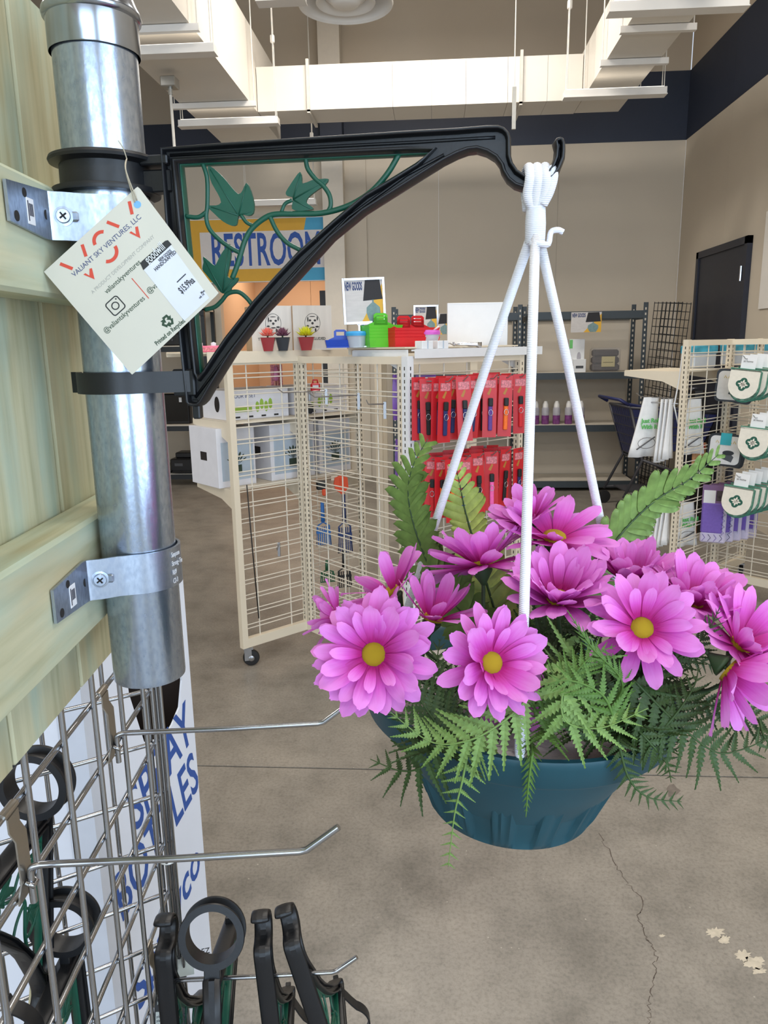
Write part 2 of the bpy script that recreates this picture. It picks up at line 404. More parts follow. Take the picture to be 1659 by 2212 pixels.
# support rods and straps of the ducts: trapeze bars under the two long ducts
M_wirew = pm('white_cable', (226,222,214), 0.5)
def trapeze(x0, x1, y, z, lab):
    t = thing('duct_hanger', lab, 'hanger', ((x0+x1)/2,y,z), group='duct hangers')
    w = (x1-x0)/2
    MB().bx(-w,w,-0.02,0.02,-0.02,0.02).build('hanger_bar', M_white, t)
    for s in (-1,1): wire('hanger_rod',(s*(w-0.015),0,0),(s*(w-0.015),0,CZ-z),0.005,M_wirew,t)
trapeze(1.2,1.68,5.55,3.45,'duct hanger bar under the right duct, nearer one')
trapeze(1.2,1.68,6.15,3.45,'duct hanger bar under the right duct, farther one')
trapeze(1.2,1.68,6.85,3.45,'duct hanger bar under the right duct, by the corner')
trapeze(-2.16,-1.46,6.75,3.445,'duct hanger bar under the left duct, farther one')
trapeze(-2.16,-1.46,5.2,3.445,'duct hanger bar under the left duct, nearer one')
# suspended linear lamps
M_glow = pm('lamp_glow', (255,248,236), 0.5, var=0.0, emit=1.4)
def lamp(x0, x1, y, z, lab):
    t = thing('linear_lamp', lab, 'lamp', ((x0+x1)/2,y,z), group='suspended linear lamps')
    w = (x1-x0)/2
    mb = MB(); mb.bx(-w,w,-0.045,0.045,-0.03,0.02); mb.bx(-w-0.004,w+0.004,-0.05,0.05,-0.034,-0.028)
    mb.build('housing', M_white, t)
    MB().bx(-w+0.02,w-0.02,-0.035,0.035,0.0205,0.026).build('light_strip', M_glow, t)
    for s in (-1,1):
        for e in (-0.03,0.03): wire('suspension_cable',(s*(w-0.02),e,0.02),(s*(w-0.03),0,CZ-z),0.0035,M_wirew,t)
        MB().bbox((s*(w-0.025),0,0.62),(0.035,0.03,0.06),0.006).build('cable_gripper', M_white, t)
lamp(-2.165,-1.31,6.92,3.36,'white linear lamp hanging below the left duct near its far end')
lamp(-2.165,-1.40,5.33,3.37,'white linear lamp hanging below the left duct, nearer the camera')
lamp(1.0,1.77,6.5,3.355,'white linear lamp hanging below the corner of the right duct')
lamp(1.0,1.77,4.95,3.355,'white linear lamp hanging below the right duct, nearer the camera')
_lz = ony(608,6,4.9); lamp(_lz.x-0.14,_lz.x+0.14,4.9,_lz.z+0.03,'lit linear lamp at the top edge beside the round diffuser')
lamp(-1.95,-1.2,8.2,2.93,'white linear lamp above the restroom sign')
# round ceiling diffuser
t = thing('ceiling_diffuser', 'round white ceiling air diffuser with concentric cones', 'diffuser', (-0.56,5.4,3.62))
MB().lathe([(0.285,0.0),(0.3,-0.012),(0.305,0.0),(0.26,0.07),(0.17,0.12),(0.16,0.12),(0.24,0.06),(0.285,0.0)],48,cap0=False,cap1=False).build('outer_cone', M_white, t, smooth=True)
MB().lathe([(0.185,-0.005),(0.19,0.003),(0.12,0.06),(0.11,0.06),(0.17,-0.0),(0.185,-0.005)],48,cap0=False,cap1=False).build('middle_cone', M_white, t, smooth=True)
MB().lathe([(0.0005,-0.02),(0.06,-0.018),(0.085,-0.008),(0.09,0.0),(0.13,0.03),(0.12,0.04),(0.0005,0.04)],48,cap0=False,cap1=False).build('inner_cone', M_white, t, smooth=True)
MB().lathe([(0.17,0.11),(0.17,CZ-3.62)],32,cap0=False,cap1=False).build('drop_duct', M_white, t, smooth=True)
MB().lathe([(0.168,0.3),(0.0005,0.3)],32,cap0=False,cap1=False).build('damper', M_gap, t)
# electrical drop on the left, cable with connector and hanging rod in front of the cross duct
M_galv_s = pm('galvanised_small', (178,178,174), 0.35, metal=0.8)
t = thing('power_drop', 'metal junction box with conduit hanging under the left duct', 'conduit', (-1.93,6.0,3.39))
MB().bbox((0,0,0),(0.11,0.11,0.07),0.006).build('junction_box', M_galv_s, t)
MB().tube([(0,0,-0.035),(0,0,-2.0)],0.011).build('conduit_pipe', M_wirew, t, smooth=True)
MB().tube([(0,0,-0.03),(0,0,-0.08)],0.018).build('connector', M_galv_s, t, smooth=True)
t = thing('cable_drop', 'thin white suspension wire with gripper in front of cross duct', 'cable', (0.66,6.9,3.2))
wire('suspension_cable',(0,0,0.2),(0,0,CZ-3.2),0.005,M_wirew,t)
MB().bbox((0,0,1.1),(0.03,0.03,0.06),0.006).build('cable_gripper', M_white, t)
MB().bx(-0.016,0.016,-0.012,0.012,0.02,0.34).build('strut_channel', M_galv_s, t)
# ================================================================ foreground: fence display, post, plant bracket, grid tower
def wood(name, axis, seed):
    m = bpy.data.materials.new(name); m.use_nodes = True; nt = m.node_tree; b = nt.nodes['Principled BSDF']
    tc = nt.nodes.new('ShaderNodeTexCoord'); mp = nt.nodes.new('ShaderNodeMapping'); nt.links.new(tc.outputs['Object'], mp.inputs[0])
    sc = [70,70,70]; sc[axis] = 5; mp.inputs['Scale'].default_value = sc; mp.inputs['Location'].default_value = (seed,seed*1.7,seed*0.3)
    mp2 = nt.nodes.new('ShaderNodeMapping'); nt.links.new(tc.outputs['Object'], mp2.inputs[0])
    s2 = [22,22,22]; s2[axis] = 5; mp2.inputs['Scale'].default_value = s2; mp2.inputs['Location'].default_value = (seed*2,seed,seed)
    n1 = nt.nodes.new('ShaderNodeTexNoise'); n1.inputs['Scale'].default_value = 1; n1.inputs['Detail'].default_value = 6; nt.links.new(mp.outputs[0], n1.inputs['Vector'])
    n2 = nt.nodes.new('ShaderNodeTexNoise'); n2.inputs['Scale'].default_value = 1; n2.inputs['Detail'].default_value = 5; nt.links.new(mp2.outputs[0], n2.inputs['Vector'])
    r1 = nt.nodes.new('ShaderNodeValToRGB'); e = r1.color_ramp.elements; e.new(0.5)
    for k,(p,c) in enumerate(((0.3,(156,154,120)),(0.52,(184,182,150)),(0.72,(198,194,162)))): e[k].position = p; e[k].color = lin(c)+(1,)
    nt.links.new(n1.outputs['Fac'], r1.inputs[0])
    r2 = nt.nodes.new('ShaderNodeValToRGB'); e = r2.color_ramp.elements
    e[0].position = 0.47; e[0].color = (0,0,0,1); e[1].position = 0.64; e[1].color = (0.62,0.62,0.62,1)
    nt.links.new(n2.outputs['Fac'], r2.inputs[0])
    mx = nt.nodes.new('ShaderNodeMix'); mx.data_type = 'RGBA'; nt.links.new(r2.outputs[0], mx.inputs[0]); nt.links.new(r1.outputs[0], mx.inputs[6]); mx.inputs[7].default_value = lin((162,186,172))+(1,)
    n3 = nt.nodes.new('ShaderNodeTexNoise'); n3.inputs['Scale'].default_value = 0.6; n3.inputs['Detail'].default_value = 3; nt.links.new(mp2.outputs[0], n3.inputs['Vector'])
    r3 = nt.nodes.new('ShaderNodeValToRGB'); e = r3.color_ramp.elements; e[0].position = 0.55; e[0].color = (0,0,0,1); e[1].position = 0.72; e[1].color = (0.55,0.55,0.55,1)
    nt.links.new(n3.outputs['Fac'], r3.inputs[0])
    m3 = nt.nodes.new('ShaderNodeMix'); m3.data_type = 'RGBA'; nt.links.new(r3.outputs[0], m3.inputs[0]); nt.links.new(mx.outputs[2], m3.inputs[6]); m3.inputs[7].default_value = lin((166,138,88))+(1,)
    nt.links.new(m3.outputs[2], b.inputs['Base Color']); b.inputs['Roughness'].default_value = 0.75
    bp = nt.nodes.new('ShaderNodeBump'); bp.inputs['Strength'].default_value = 0.25; bp.inputs['Distance'].default_value = 0.0015
    nt.links.new(n1.outputs['Fac'], bp.inputs['Height']); nt.links.new(bp.outputs[0], b.inputs['Normal'])
    return m
M_woodz = wood('treated_pine_upright', 2, 3.0); M_woodx = wood('treated_pine_rail', 1, 8.0)
FA = 4.5
FU = Vector((-math.sin(R_(FA)), math.cos(R_(FA)), 0)); FN = Vector((FU.y, -FU.x, 0))      # fence runs along FU, faces FN
POLE = Vector((-0.25, 0.607, 0))
FP = POLE - FN*0.0315                                                                        # point on the rails' face
# local frame of the fence: x = outward (FN), y = along (FU), z = up
FM = Matrix(((FN.x,FU.x,0,FP.x),(FN.y,FU.y,0,FP.y),(0,0,1,0),(0,0,0,1)))
fence = thing('fence_section', 'pale green pressure-treated wooden fence section at the left edge', 'fence', FP, R_(FA))
for k,(s0,s1) in enumerate(((-0.62,-0.49),(-0.486,-0.374),(-0.37,-0.242),(-0.238,-0.114),(-0.11,0.018),(0.022,0.118))):
    w = s1-s0
    pk = MB().bbox((0,0,0),(0.016,w,0.58),0.002); 
    o = pk.build('picket', M_woodz, fence); o.location = (-0.046, (s0+s1)/2, 1.197+0.29)
for z0,z1 in ((1.274,1.364),(1.537,1.617)):
    o = MB().bbox((0,0,0),(0.037,0.70,z1-z0),0.003).build('rail', M_woodx, fence); o.location = (-0.0187, -0.24, (z0+z1)/2)
# ---- galvanised post
def galv(name, c0, c1, rough):
    m = pm(name, c0, rough, metal=0.92, var=0.0)
    nt = m.node_tree; b = nt.nodes['Principled BSDF']
    tc = nt.nodes.new('ShaderNodeTexCoord'); mp = nt.nodes.new('ShaderNodeMapping'); mp.inputs['Scale'].default_value = (1,1,0.5); nt.links.new(tc.outputs['Object'], mp.inputs[0])
    vo = nt.nodes.new('ShaderNodeTexNoise'); vo.inputs['Scale'].default_value = 320; vo.inputs['Detail'].default_value = 4; nt.links.new(mp.outputs[0], vo.inputs['Vector'])
    r = nt.nodes.new('ShaderNodeValToRGB'); r.color_ramp.elements[0].position = 0.36; r.color_ramp.elements[1].position = 0.6
    r.color_ramp.elements[0].color = lin(c1)+(1,); r.color_ramp.elements[1].color = lin(c0)+(1,)
    nt.links.new(vo.outputs['Fac'], r.inputs[0]); nt.links.new(r.outputs[0], b.inputs['Base Color'])
    mr = nt.nodes.new('ShaderNodeMapRange'); mr.inputs[3].default_value = rough+0.14; mr.inputs[4].default_value = rough-0.06
    nt.links.new(vo.outputs['Fac'], mr.inputs[0]); nt.links.new(mr.outputs[0], b.inputs['Roughness'])
    bp = nt.nodes.new('ShaderNodeBump'); bp.inputs['Strength'].default_value = 0.12; bp.inputs['Distance'].default_value = 0.0006
    nt.links.new(vo.outputs['Fac'], bp.inputs['Height']); nt.links.new(bp.outputs[0], b.inputs['Normal'])
    return m
M_galv = galv('galvanised_steel', (178,190,206), (160,172,190), 0.2)
M_zinc = galv('zinc_strap', (172,182,196), (156,166,182), 0.3)
M_cap = pm('cast_cap', (166,174,186), 0.2, metal=1.0, var=0.05, scale=60)
post = thing('fence_post', 'round galvanised steel post with a domed cap', 'post', POLE)
MB().lathe([(0.0280,1.2205),(0.0300,1.2195),(0.0303,1.222),(0.0303,1.72)],64,cap0=False,cap1=False).lathe([(0.0280,1.72),(0.0280,1.2205)],64,cap0=False,cap1=False).build('pipe', M_galv, post, smooth=True)
MB().lathe([(0.0322,1.711),(0.0326,1.712),(0.0326,1.7335),(0.0345,1.7345),(0.0352,1.737),(0.0345,1.7395),(0.033,1.742),(0.0295,1.751),(0.023,1.759),(0.013,1.7645),(0.0005,1.7665)],64,cap0=False,cap1=False).build('post_cap', M_cap, post, smooth=60)
# ---- pipe ties
M_dark = pm('dark_hole', (26,24,24), 0.8)
M_sticker = pm('sticker_white', (226,228,232), 0.5)
M_print = pm('print_grey', (70,70,82), 0.6)
def strap_path():
    pts = [(0.001,-0.108),(0.001,-0.052),(0.0022,-0.046),(0.005,-0.0435),(0.012,-0.0415),(0.024,-0.0345)]
    for a in range(-84,91,6): pts.append((0.0315+0.0318*math.cos(R_(a)), 0.0318*math.sin(R_(a))))
    pts += [(0.012,0.0345),(0.001,0.0385)]
    return pts
def tie(z, lab, hh):
    t = thing('pipe_tie', lab, 'bracket', FP, R_(FA))
    P = strap_path(); n = len(P); th = 0.0022
    vs = []
    for i,(x,y) in enumerate(P):
        a = P[max(i-1,0)]; b = P[min(i+1,n-1)]; d = Vector((b[0]-a[0],b[1]-a[1])).normalized(); nx,ny = d.y,-d.x
        ch = 0.004 if i == 0 else 0.0
        for k,(o,zz) in enumerate(((0,-hh),(0,hh),(th,-hh),(th,hh))):
            vs.append((x+nx*o, y+ny*o, z+(zz-math.copysign(ch,zz))))
    fs = []
    for i in range(n-1):
        a,b = i*4,(i+1)*4
        fs += [(a,b,b+1,a+1),(a+2,a+3,b+3,b+2),(a,a+2,b+2,b),(a+1,b+1,b+3,a+3)]
    fs += [(0,1,3,2),((n-1)*4,(n-1)*4+2,(n-1)*4+3,(n-1)*4+1)]
    MB().add(vs,fs).build('strap', M_zinc, t, smooth=30)
    for s,zz,r in ((-0.098,-0.008,0.0034),(-0.083,0.009,0.003),(-0.0505,0.0,0.0034)):
        MB().lathe([(r,0.0),(r,0.0035),(0.0003,0.0035)],20,Matrix.Translation((0,s,z+zz)) @ RY(R_(90)),cap0=False).build('screw_hole', M_dark, t)
    # raised rib, barcode sticker, screw
    MB().bbox((0.0165,-0.0408,z),(0.012,0.003,0.007),0.0013,).build('rib', M_zinc, t)
    st = MB().bbox((0.0034,-0.0765,z-0.002),(0.0006,0.011,0.017),0.0002).build('price_sticker', M_sticker, t)
    for k in range(5): MB().cbox((0.00385,-0.0735-0.0013*k,z-0.001),(0.0002,0.0006,0.008)).build('barcode_line', M_print, st)
    MB().cbox((0.00385,-0.0805,z-0.002),(0.0002,0.0012,0.013)).build('print_line', M_print, st)
    Ms = Matrix.Translation((0.0125,-0.0432,z)) @ RX(R_(90)) @ RY(R_(14))
    sc = MB().lathe([(0.0068,0.0),(0.0068,0.0006),(0.005,0.0008),(0.005,0.0026),(0.0046,0.0032),(0.0003,0.0033)],6 if False else 24,Ms,cap0=False).build('screw', M_zinc, t, smooth=30)
    MB().cbox((0,0,0.0034),(0.0058,0.0012,0.0006),Ms @ RZ(R_(38))).cbox((0,0,0.0034),(0.0012,0.0058,0.0006),Ms @ RZ(R_(38))).build('cross_slot', M_dark, sc)
    return t
_lt = tie(1.3205,'zinc pipe tie clamping the post to the lower fence rail',0.0165)
_a = R_(-17)
for _i,_b in enumerate(('Simpson','Strong-Tie','R#9','C2-3')):
    text('stamped_lettering',_b,0.0062,M_sticker,_lt,frame((0.0315+0.0344*math.cos(_a)+0.006*math.sin(_a),0.0344*math.sin(_a)-0.006*math.cos(_a),1.3205+0.009-0.0075*_i),(-math.sin(_a),math.cos(_a),0),(0,0,1)),ext=0.0001,xs=0.6)
tie(1.5930,'zinc pipe tie clamping the post to the upper rail behind the tag',0.0165)
# ---- plant hanger bracket, traced in its own plane through the post axis
BK = 0.08
BN = Vector((BK,1,0)).normalized(); BX = Vector((1,-BK,0)).normalized()
BO = POLE                                                          # local origin on the post axis; local x = along the arm, y = up, z = towards the camera
BMAT = Matrix(((BX.x,0,-BN.x,BO.x),(BX.y,0,-BN.y,BO.y),(0,1,0,0),(0,0,0,1)))
BINV = BMAT.inverted()
def bp2(x, y):
    q = BINV @ onpl(x, y, BO, BN); return (q.x, q.y)
def c5(x, y): return bp2(320+0.3617*x, 260+0.3617*y)
import bmesh
def plate(loops, z0, z1):
    """flat plate with holes: loops of 2-d points, first is the outline"""
    bm = bmesh.new(); es = []; allv = []
    for lp in loops:
        vs = [bm.verts.new((p[0],p[1],z1)) for p in lp]; allv.append(vs)
        for i in range(len(vs)): es.append(bm.edges.new((vs[i],vs[(i+1)%len(vs)])))
    bmesh.ops.triangle_fill(bm, use_beauty=True, use_dissolve=False, edges=es)
    bm.verts.index_update()
    mb = MB(); n = len(bm.verts)
    top = [tuple(v.co) for v in bm.verts]; bot = [(v[0],v[1],z0) for v in top]
    fs = []
    for f in bm.faces:
        ids = [v.index for v in f.verts]
        if f.normal.z < 0: ids.reverse()
        fs.append(tuple(ids)); fs.append(tuple(i+n for i in reversed(ids)))
    for vs in allv:
        for i in range(len(vs)):
            a = vs[i].index; b = vs[(i+1)%len(vs)].index; fs.append((a,a+n,b+n,b))
    bm.free(); mb.add(top+bot, fs)
    return mb
def fix_normals(o):
    bm = bmesh.new(); bm.from_mesh(o.data); bmesh.ops.recalc_face_normals(bm, faces=bm.faces); bm.to_mesh(o.data); bm.free(); return o
def inset(lp, d):
    """move a closed 2-d loop inwards (d>0) by averaging edge normals"""
    n = len(lp); A = sum(lp[i][0]*lp[(i+1)%n][1]-lp[(i+1)%n][0]*lp[i][1] for i in range(n)); s = 1 if A > 0 else -1; out = []
    for i in range(n):
        a = Vector(lp[i-1][:2]); b = Vector(lp[i][:2]); c = Vector(lp[(i+1)%n][:2])
        e1 = (b-a); e2 = (c-b)
        if e1.length < 1e-9: e1 = e2
        if e2.length < 1e-9: e2 = e1
        n1 = Vector((-e1.y,e1.x)).normalized(); n2 = Vector((-e2.y,e2.x)).normalized(); m = n1+n2
        m = m.normalized() if m.length > 1e-6 else n1
        k = 1.0/max(0.5, m.dot(n1)); out.append((b.x+m.x*d*s*k, b.y+m.y*d*s*k))
    return out
M_blk = pm('black_plastic', (17,18,21), 0.42, var=0.15, scale=40, bump=0.05, bscale=300, spec=0.5)
M_grn = pm('green_plastic', (16,78,60), 0.42, var=0.12, scale=60, spec=0.5)
outer_px = [(354,322),(480,313),(620,304),(760,295),(900,286),(990,281),(1050,276),(1077,275.5),(1090,280),(1100,290),(1104,303),(1104,322),(1104,340),(1108,354),(1119,370),(1134,380),(1150,384),(1165,382),(1178,375),(1189,359),(1195,343),(1196.5,326),(1193,312),(1199,303),(1209,300),(1217,303),(1220.5,314),(1220.5,330),(1219,347),(1209,372),(1195,390),(1177,402),(1155,412),(1132,415.5),(1110,408),(1094,395),(1083,377),(1079,363),(1068,348),(1050,337),(1030,331),(1012,333),(990,341),(960,356),(920,381),(855,422),(790,463),(721,520),(645,604),(573,680),(508,766),(470,827),(446,868),(438,876),(428,878),(416,876),(409,868),(398,766),(383,630),(367,495)]
inner_px = [(390.5,356),(500,351),(640,344.5),(780,338),(880,333.5),(929,331.5),(899,356),(845,389),(790,421),(721,479),(645,547),(598,597),(551,650),(522,688),(490,729),(465,766),(445,797),(437,808),(434.5,803),(428,740),(415,610),(405,513),(397,430)]
outer = [bp2(*p) for p in outer_px]; inner = [bp2(*p) for p in inner_px]
br = thing('plant_hanger', 'black plastic plant hanger arm with green ivy scrollwork, clamped to the post', 'plant hanger', BO)
br.matrix_world = BMAT
fr = fix_normals(plate([outer, inner], -0.0035, 0.0035).build('arm_frame', M_blk, br))
def rim(name, lp, d, r, flat, mat, z=0.0):
    mb = MB(); q = [(p[0],p[1],z) for p in inset(lp, d)]
    mb.tube(q, r, 10, closed=True, flat=flat, up=(0,0,1)); return mb.build(name, mat, fr, smooth='all')
rim('outer_rim', outer, 0.0019, 0.002, (5.6,1.0), M_blk)
rim('inner_rim', inner, -0.0021, 0.0021, (4.8,1.0), M_blk)
rim('green_lining', inner, 0.0002, 0.0011, (4.5,1.0), M_grn, -0.002)
# central bead of the long bars, and the stop ledge near the tip
def bead(name, pxs, r):
    return MB().tube([(*bp2(*p),0.0036) for p in pxs], r, 8, flat=(1.0,1.0)).build(name, M_blk, fr, smooth='all')
bead('bead', [(372,338),(620,324),(900,310),(1030,302),(1070,300)], 0.0012)
bead('bead', [(426,858),(480,785),(560,680),(650,577),(755,470),(880,380),(960,337)], 0.0012)
bead('bead', [(376,345),(390,500),(404,640),(420,800)], 0.0012)
# vines
def vine(pts, r=0.0017):
    q = bez([(*c5(*p),0.001) for p in pts], 6)
    return MB().tube(q, r, 8).build('vine', M_grn, br, smooth='all')
vine([(1500,203),(1430,320),(1330,430),(1200,510),(1050,553),(900,560),(760,562),(690,590),(620,650),(580,720),(555,800),(530,880),(505,945)],0.0021)
vine([(328,255),(355,350),(357,500),(350,580),(370,650),(430,715),(500,765),(552,792)])
vine([(228,573),(300,580),(352,548)])
vine([(942,228),(955,290),(1000,350),(1050,395),(1085,450),(1092,510),(1075,547)])
vine([(862,478),(820,500),(798,548)],0.0014); vine([(558,568),(590,610),(632,632)],0.0014)
vine([(728,572),(770,660),(830,730),(915,778)])
vine([(343,1131),(400,1115),(440,1080),(480,1035),(540,1025),(590,1060),(628,1108)])
def ivy(pts, veins):
    lp = [c5(*p) for p in pts]
    lp = [(v.x,v.y) for v in bez([(p[0],p[1],0) for p in lp], 2, closed=True)]
    o = fix_normals(plate([lp], -0.0012, 0.0016).build('ivy_leaf', M_grn, br))
    for a,b_ in veins:
        MB().tube([(*c5(*a),0.0017),(*c5(*b_),0.0017)], [0.0006,0.0003], 6).build('leaf_vein', M_grn, o, smooth='all')
    return o
ivy([(362,275),(395,290),(450,340),(500,400),(543,443),(568,420),(590,375),(615,420),(635,500),(630,555),(600,572),(552,560),(537,590),(530,625),(500,630),(450,605),(400,560),(360,520),(367,510),(410,510),(440,492),(420,440),(385,380),(366,320)],
    [((545,570),(375,295)),((545,570),(590,395)),((545,570),(380,520)),((545,570),(620,545))])
ivy([(910,310),(920,345),(925,380),(980,360),(1030,353),(1078,352),(1060,385),(1010,420),(960,460),(946,490),(970,510),(990,530),(950,540),(900,543),(862,530),(866,490),(870,462),(832,452),(826,430),(850,390),(880,345)],
    [((868,475),(1065,360)),((868,475),(912,325)),((868,475),(970,530))])
ivy([(490,740),(497,800),(490,850),(480,900),(476,933),(500,945),(540,940),(530,970),(500,1000),(490,1030),(450,1035),(425,1015),(410,990),(390,970),(350,920),(328,890),(335,850),(333,815),(370,845),(400,868),(415,850),(440,800),(465,765)],
    [((450,1030),(485,760)),((450,1030),(345,840)),((450,1030),(520,950))])
# split spool ring round the post, its block, and the lower snap clip
RZ0 = 1.628
mb = MB(); prof = [(0.0312,-0.0145),(0.0395,-0.0145),(0.0400,-0.0125),(0.0395,-0.0105),(0.0335,-0.0092),(0.0332,0.006),(0.0400,0.0078),(0.0408,0.0098),(0.0400,0.0118),(0.0312,0.0118)]
mb.lathe(prof, 64, Matrix(((1,0,0,0),(0,0,1,RZ0),(0,-1,0,0),(0,0,0,1))), cap0=False, cap1=False)
mb.lathe([prof[-1],prof[0]], 64, Matrix(((1,0,0,0),(0,0,1,RZ0),(0,-1,0,0),(0,0,0,1))), cap0=False, cap1=False)
ring = mb.build('clamp_ring', M_blk, br, smooth=35)
x0 = bp2(362,360)[0]
mb = MB(); mb.bbox(((0.034+x0+0.002)/2,RZ0+0.008,0),(x0+0.006-0.034,0.007,0.020),0.001); mb.bbox(((0.034+x0+0.002)/2,RZ0-0.006,0),(x0+0.006-0.034,0.016,0.012),0.001)
mb.build('ring_block', M_blk, br)
ZC = 1.4735
P = []
for a in range(-4,-176,-6): P.append((0.0335*math.cos(R_(a)), ZC, -0.0335*math.sin(R_(a))))
P += [(-0.0365,ZC,0.006),(-0.041,ZC,0.004)]
P = [(0.058,ZC,0.006),(0.045,ZC,0.012),(0.036,ZC,0.016)]+[p for p in P if not (p[0] > 0.0275)]
vs = []; fs = []; n = len(P)
for i,p in enumerate(P):
    a = Vector(P[max(i-1,0)]); b = Vector(P[min(i+1,n-1)]); d = (b-a).normalized(); nn = Vector((d.z,0,-d.x))
    if nn.dot(Vector((p[0],0,p[2]))) < 0: nn = -nn
    hh = 0.0082
    for o in (0.0,0.0024):
        for zz in (-hh,hh): vs.append((p[0]+nn.x*o, p[1]+zz, p[2]+nn.z*o))
for i in range(n-1):
    a,b = i*4,(i+1)*4; fs += [(a,b,b+1,a+1),(a+2,a+3,b+3,b+2),(a,a+2,b+2,b),(a+1,b+1,b+3,a+3)]
fs += [(0,1,3,2),((n-1)*4,(n-1)*4+2,(n-1)*4+3,(n-1)*4+1)]
fix_normals(MB().add(vs,fs).build('snap_clip', M_blk, br, smooth=30))
MB().bbox((0.0535,ZC-0.001,0.002),(0.018,0.021,0.012),0.0012).bbox((0.0605,ZC-0.022,0),(0.006,0.016,0.008),0.001).build('clip_block', M_blk, br)
# ---- hang tag
M_card = pm('card_cream', (204,200,186), 0.55, var=0.02)
M_red = pm('ink_red', (206,72,52), 0.6, var=0.03); M_navyink = pm('ink_navy', (72,80,120), 0.6); M_grayink = pm('ink_grey', (170,168,160), 0.6)
M_blkink = pm('ink_black', (40,40,40), 0.6); M_grnink = pm('ink_green', (40,66,44), 0.6)
TGN = Vector((-0.10,1,0.10)).normalized(); TG0 = Vector((-0.216,0.5535,1.545))
tg_o = onpl(95,588,TG0,TGN); tg_x = onpl(297,404,TG0,TGN); tg_y = onpl(286,808,TG0,TGN)
TGM = frame(tg_o, tg_x-tg_o, tg_o-tg_y)                    # x along the text, y towards the top of the text, z towards the camera
if TGM.col[2].to_3d().dot(CC-tg_o) < 0: raise RuntimeError('tag faces away')
TGI = TGM.inverted()
def tp(x, y):                                              # point of the tag close-up (crop at 90,400 scaled 0.2351)
    q = TGI @ onpl(90+0.2351*x, 400+0.2351*y, TG0, TGN); return (q.x, q.y)
tagt = thing('hang_tag', 'square cream hang tag with red and navy print hanging in front of the post', 'hang tag', tg_o)
tagt.matrix_world = TGM
card = [tp(20,795),tp(40,778),tp(860,30),tp(880,15),tp(905,35),tp(1600,960),tp(1625,990),tp(1600,1020),tp(850,1725),tp(830,1740),tp(810,1720)]
fix_normals(MB().prism(card, -0.0006, 0.0).build('card', M_card, tagt))
def ink(name, poly, mat, z=0.0002, parent=None): return fix_normals(MB().prism([tp(*p) for p in poly], 0.00005, z, ).build(name, mat, parent or tagt))
def stroke(name, a, b, w, mat):
    d = Vector((b[0]-a[0],b[1]-a[1])).normalized()*w/2; nn = Vector((-d.y,d.x)); a = Vector(a); b = Vector(b)
    return ink(name, [(a.x+nn.x,a.y+nn.y),(b.x+nn.x,b.y+nn.y),(b.x-nn.x,b.y-nn.y),(a.x-nn.x,a.y-nn.y)], mat)
for a,b in (((170,722),(285,768)),((372,545),(408,655)),((600,338),(712,382)),((805,148),(832,268))): stroke('logo_stroke', a, b, 30, M_red)
for poly in ([(385,822),(402,808),(440,832),(440,768),(462,762),(487,865)],[(805,438),(822,424),(868,452),(860,385),(884,378),(908,488)]): ink('logo_stroke', poly, M_red)
def arc(cx, cy, r, a0, a1, w):
    n = 18; o = [(cx+(r+w/2)*math.cos(R_(a0+(a1-a0)*k/n)), cy+(r+w/2)*math.sin(R_(a0+(a1-a0)*k/n))) for k in range(n+1)]
    i = [(cx+(r-w/2)*math.cos(R_(a0+(a1-a0)*k/n)), cy+(r-w/2)*math.sin(R_(a0+(a1-a0)*k/n))) for k in range(n+1)]
    return o+i[::-1]
ink('logo_arc', arc(562,508,80,150,275,32), M_red); ink('logo_arc', arc(600,612,90,-35,95,32), M_red)
def ttext(name, body, a, b, h, mat, bold=0.0, parent=None):
    """print text between two points of the close-up; h is the letter height in close-up pixels"""
    a2 = Vector(tp(*a)); b2 = Vector(tp(*b)); d = (b2-a2); ang = math.atan2(d.y,d.x)
    o = text(name, body, h*0.2351*0.56/1640*1.38, mat, parent or tagt, TR(a2.x,a2.y,0.0001) @ RZ(ang), bold=bold, ext=0.00008)
    o['_fit'] = d.length
    return o
ttext('lettering', 'VALIANT SKY VENTURES, LLC', (300,845), (918,300), 42, M_navyink)
ttext('lettering', 'A PRODUCT DEVELOPMENT COMPANY', (470,1000), (1040,478), 30, M_grayink)
ttext('lettering', 'valiantskyventures', (600,1000), (915,715), 44, M_grnink)
ttext('lettering', '@valiantskyventures', (590,1365), (950,1050), 46, M_grnink)
ttext('lettering', '@va', (985,1000), (1070,930), 46, M_grnink)
ttext('lettering', 'Printed on Recycled', (1060,1475), (1320,1255), 40, M_grnink, 0.02)
stroke('divider_line', (828,855), (985,1040), 7, M_red)
def rrect(cx, cy, half, r, ang, n=5):
    out = []
    for k,(sx,sy) in enumerate(((1,1),(-1,1),(-1,-1),(1,-1))):
        for j in range(n+1):
            t = R_(90*k+90*j/n); x = sx*(half-r)+r*math.cos(t); y = sy*(half-r)+r*math.sin(t)
            out.append((cx+x*math.cos(ang)-y*math.sin(ang), cy+x*math.sin(ang)+y*math.cos(ang)))
    return out
_ia = math.atan2(-780,860)
def ringplate(lp_o, lp_i, mat): return fix_normals(plate([[tp(*p) for p in lp_o],[tp(*p) for p in lp_i]],0.00005,0.0002).build('camera_icon', mat, tagt))
ringplate(rrect(678,1108,74,28,_ia), rrect(678,1108,64,20,_ia), M_blkink)
def circ(cx, cy, r, n=28): return [(cx+r*math.cos(2*math.pi*k/n), cy+r*math.sin(2*math.pi*k/n)) for k in range(n)]
ringplate(circ(678,1108,38), circ(678,1108,28), M_blkink); ink('camera_icon', circ(682,1045,7,12), M_blkink)
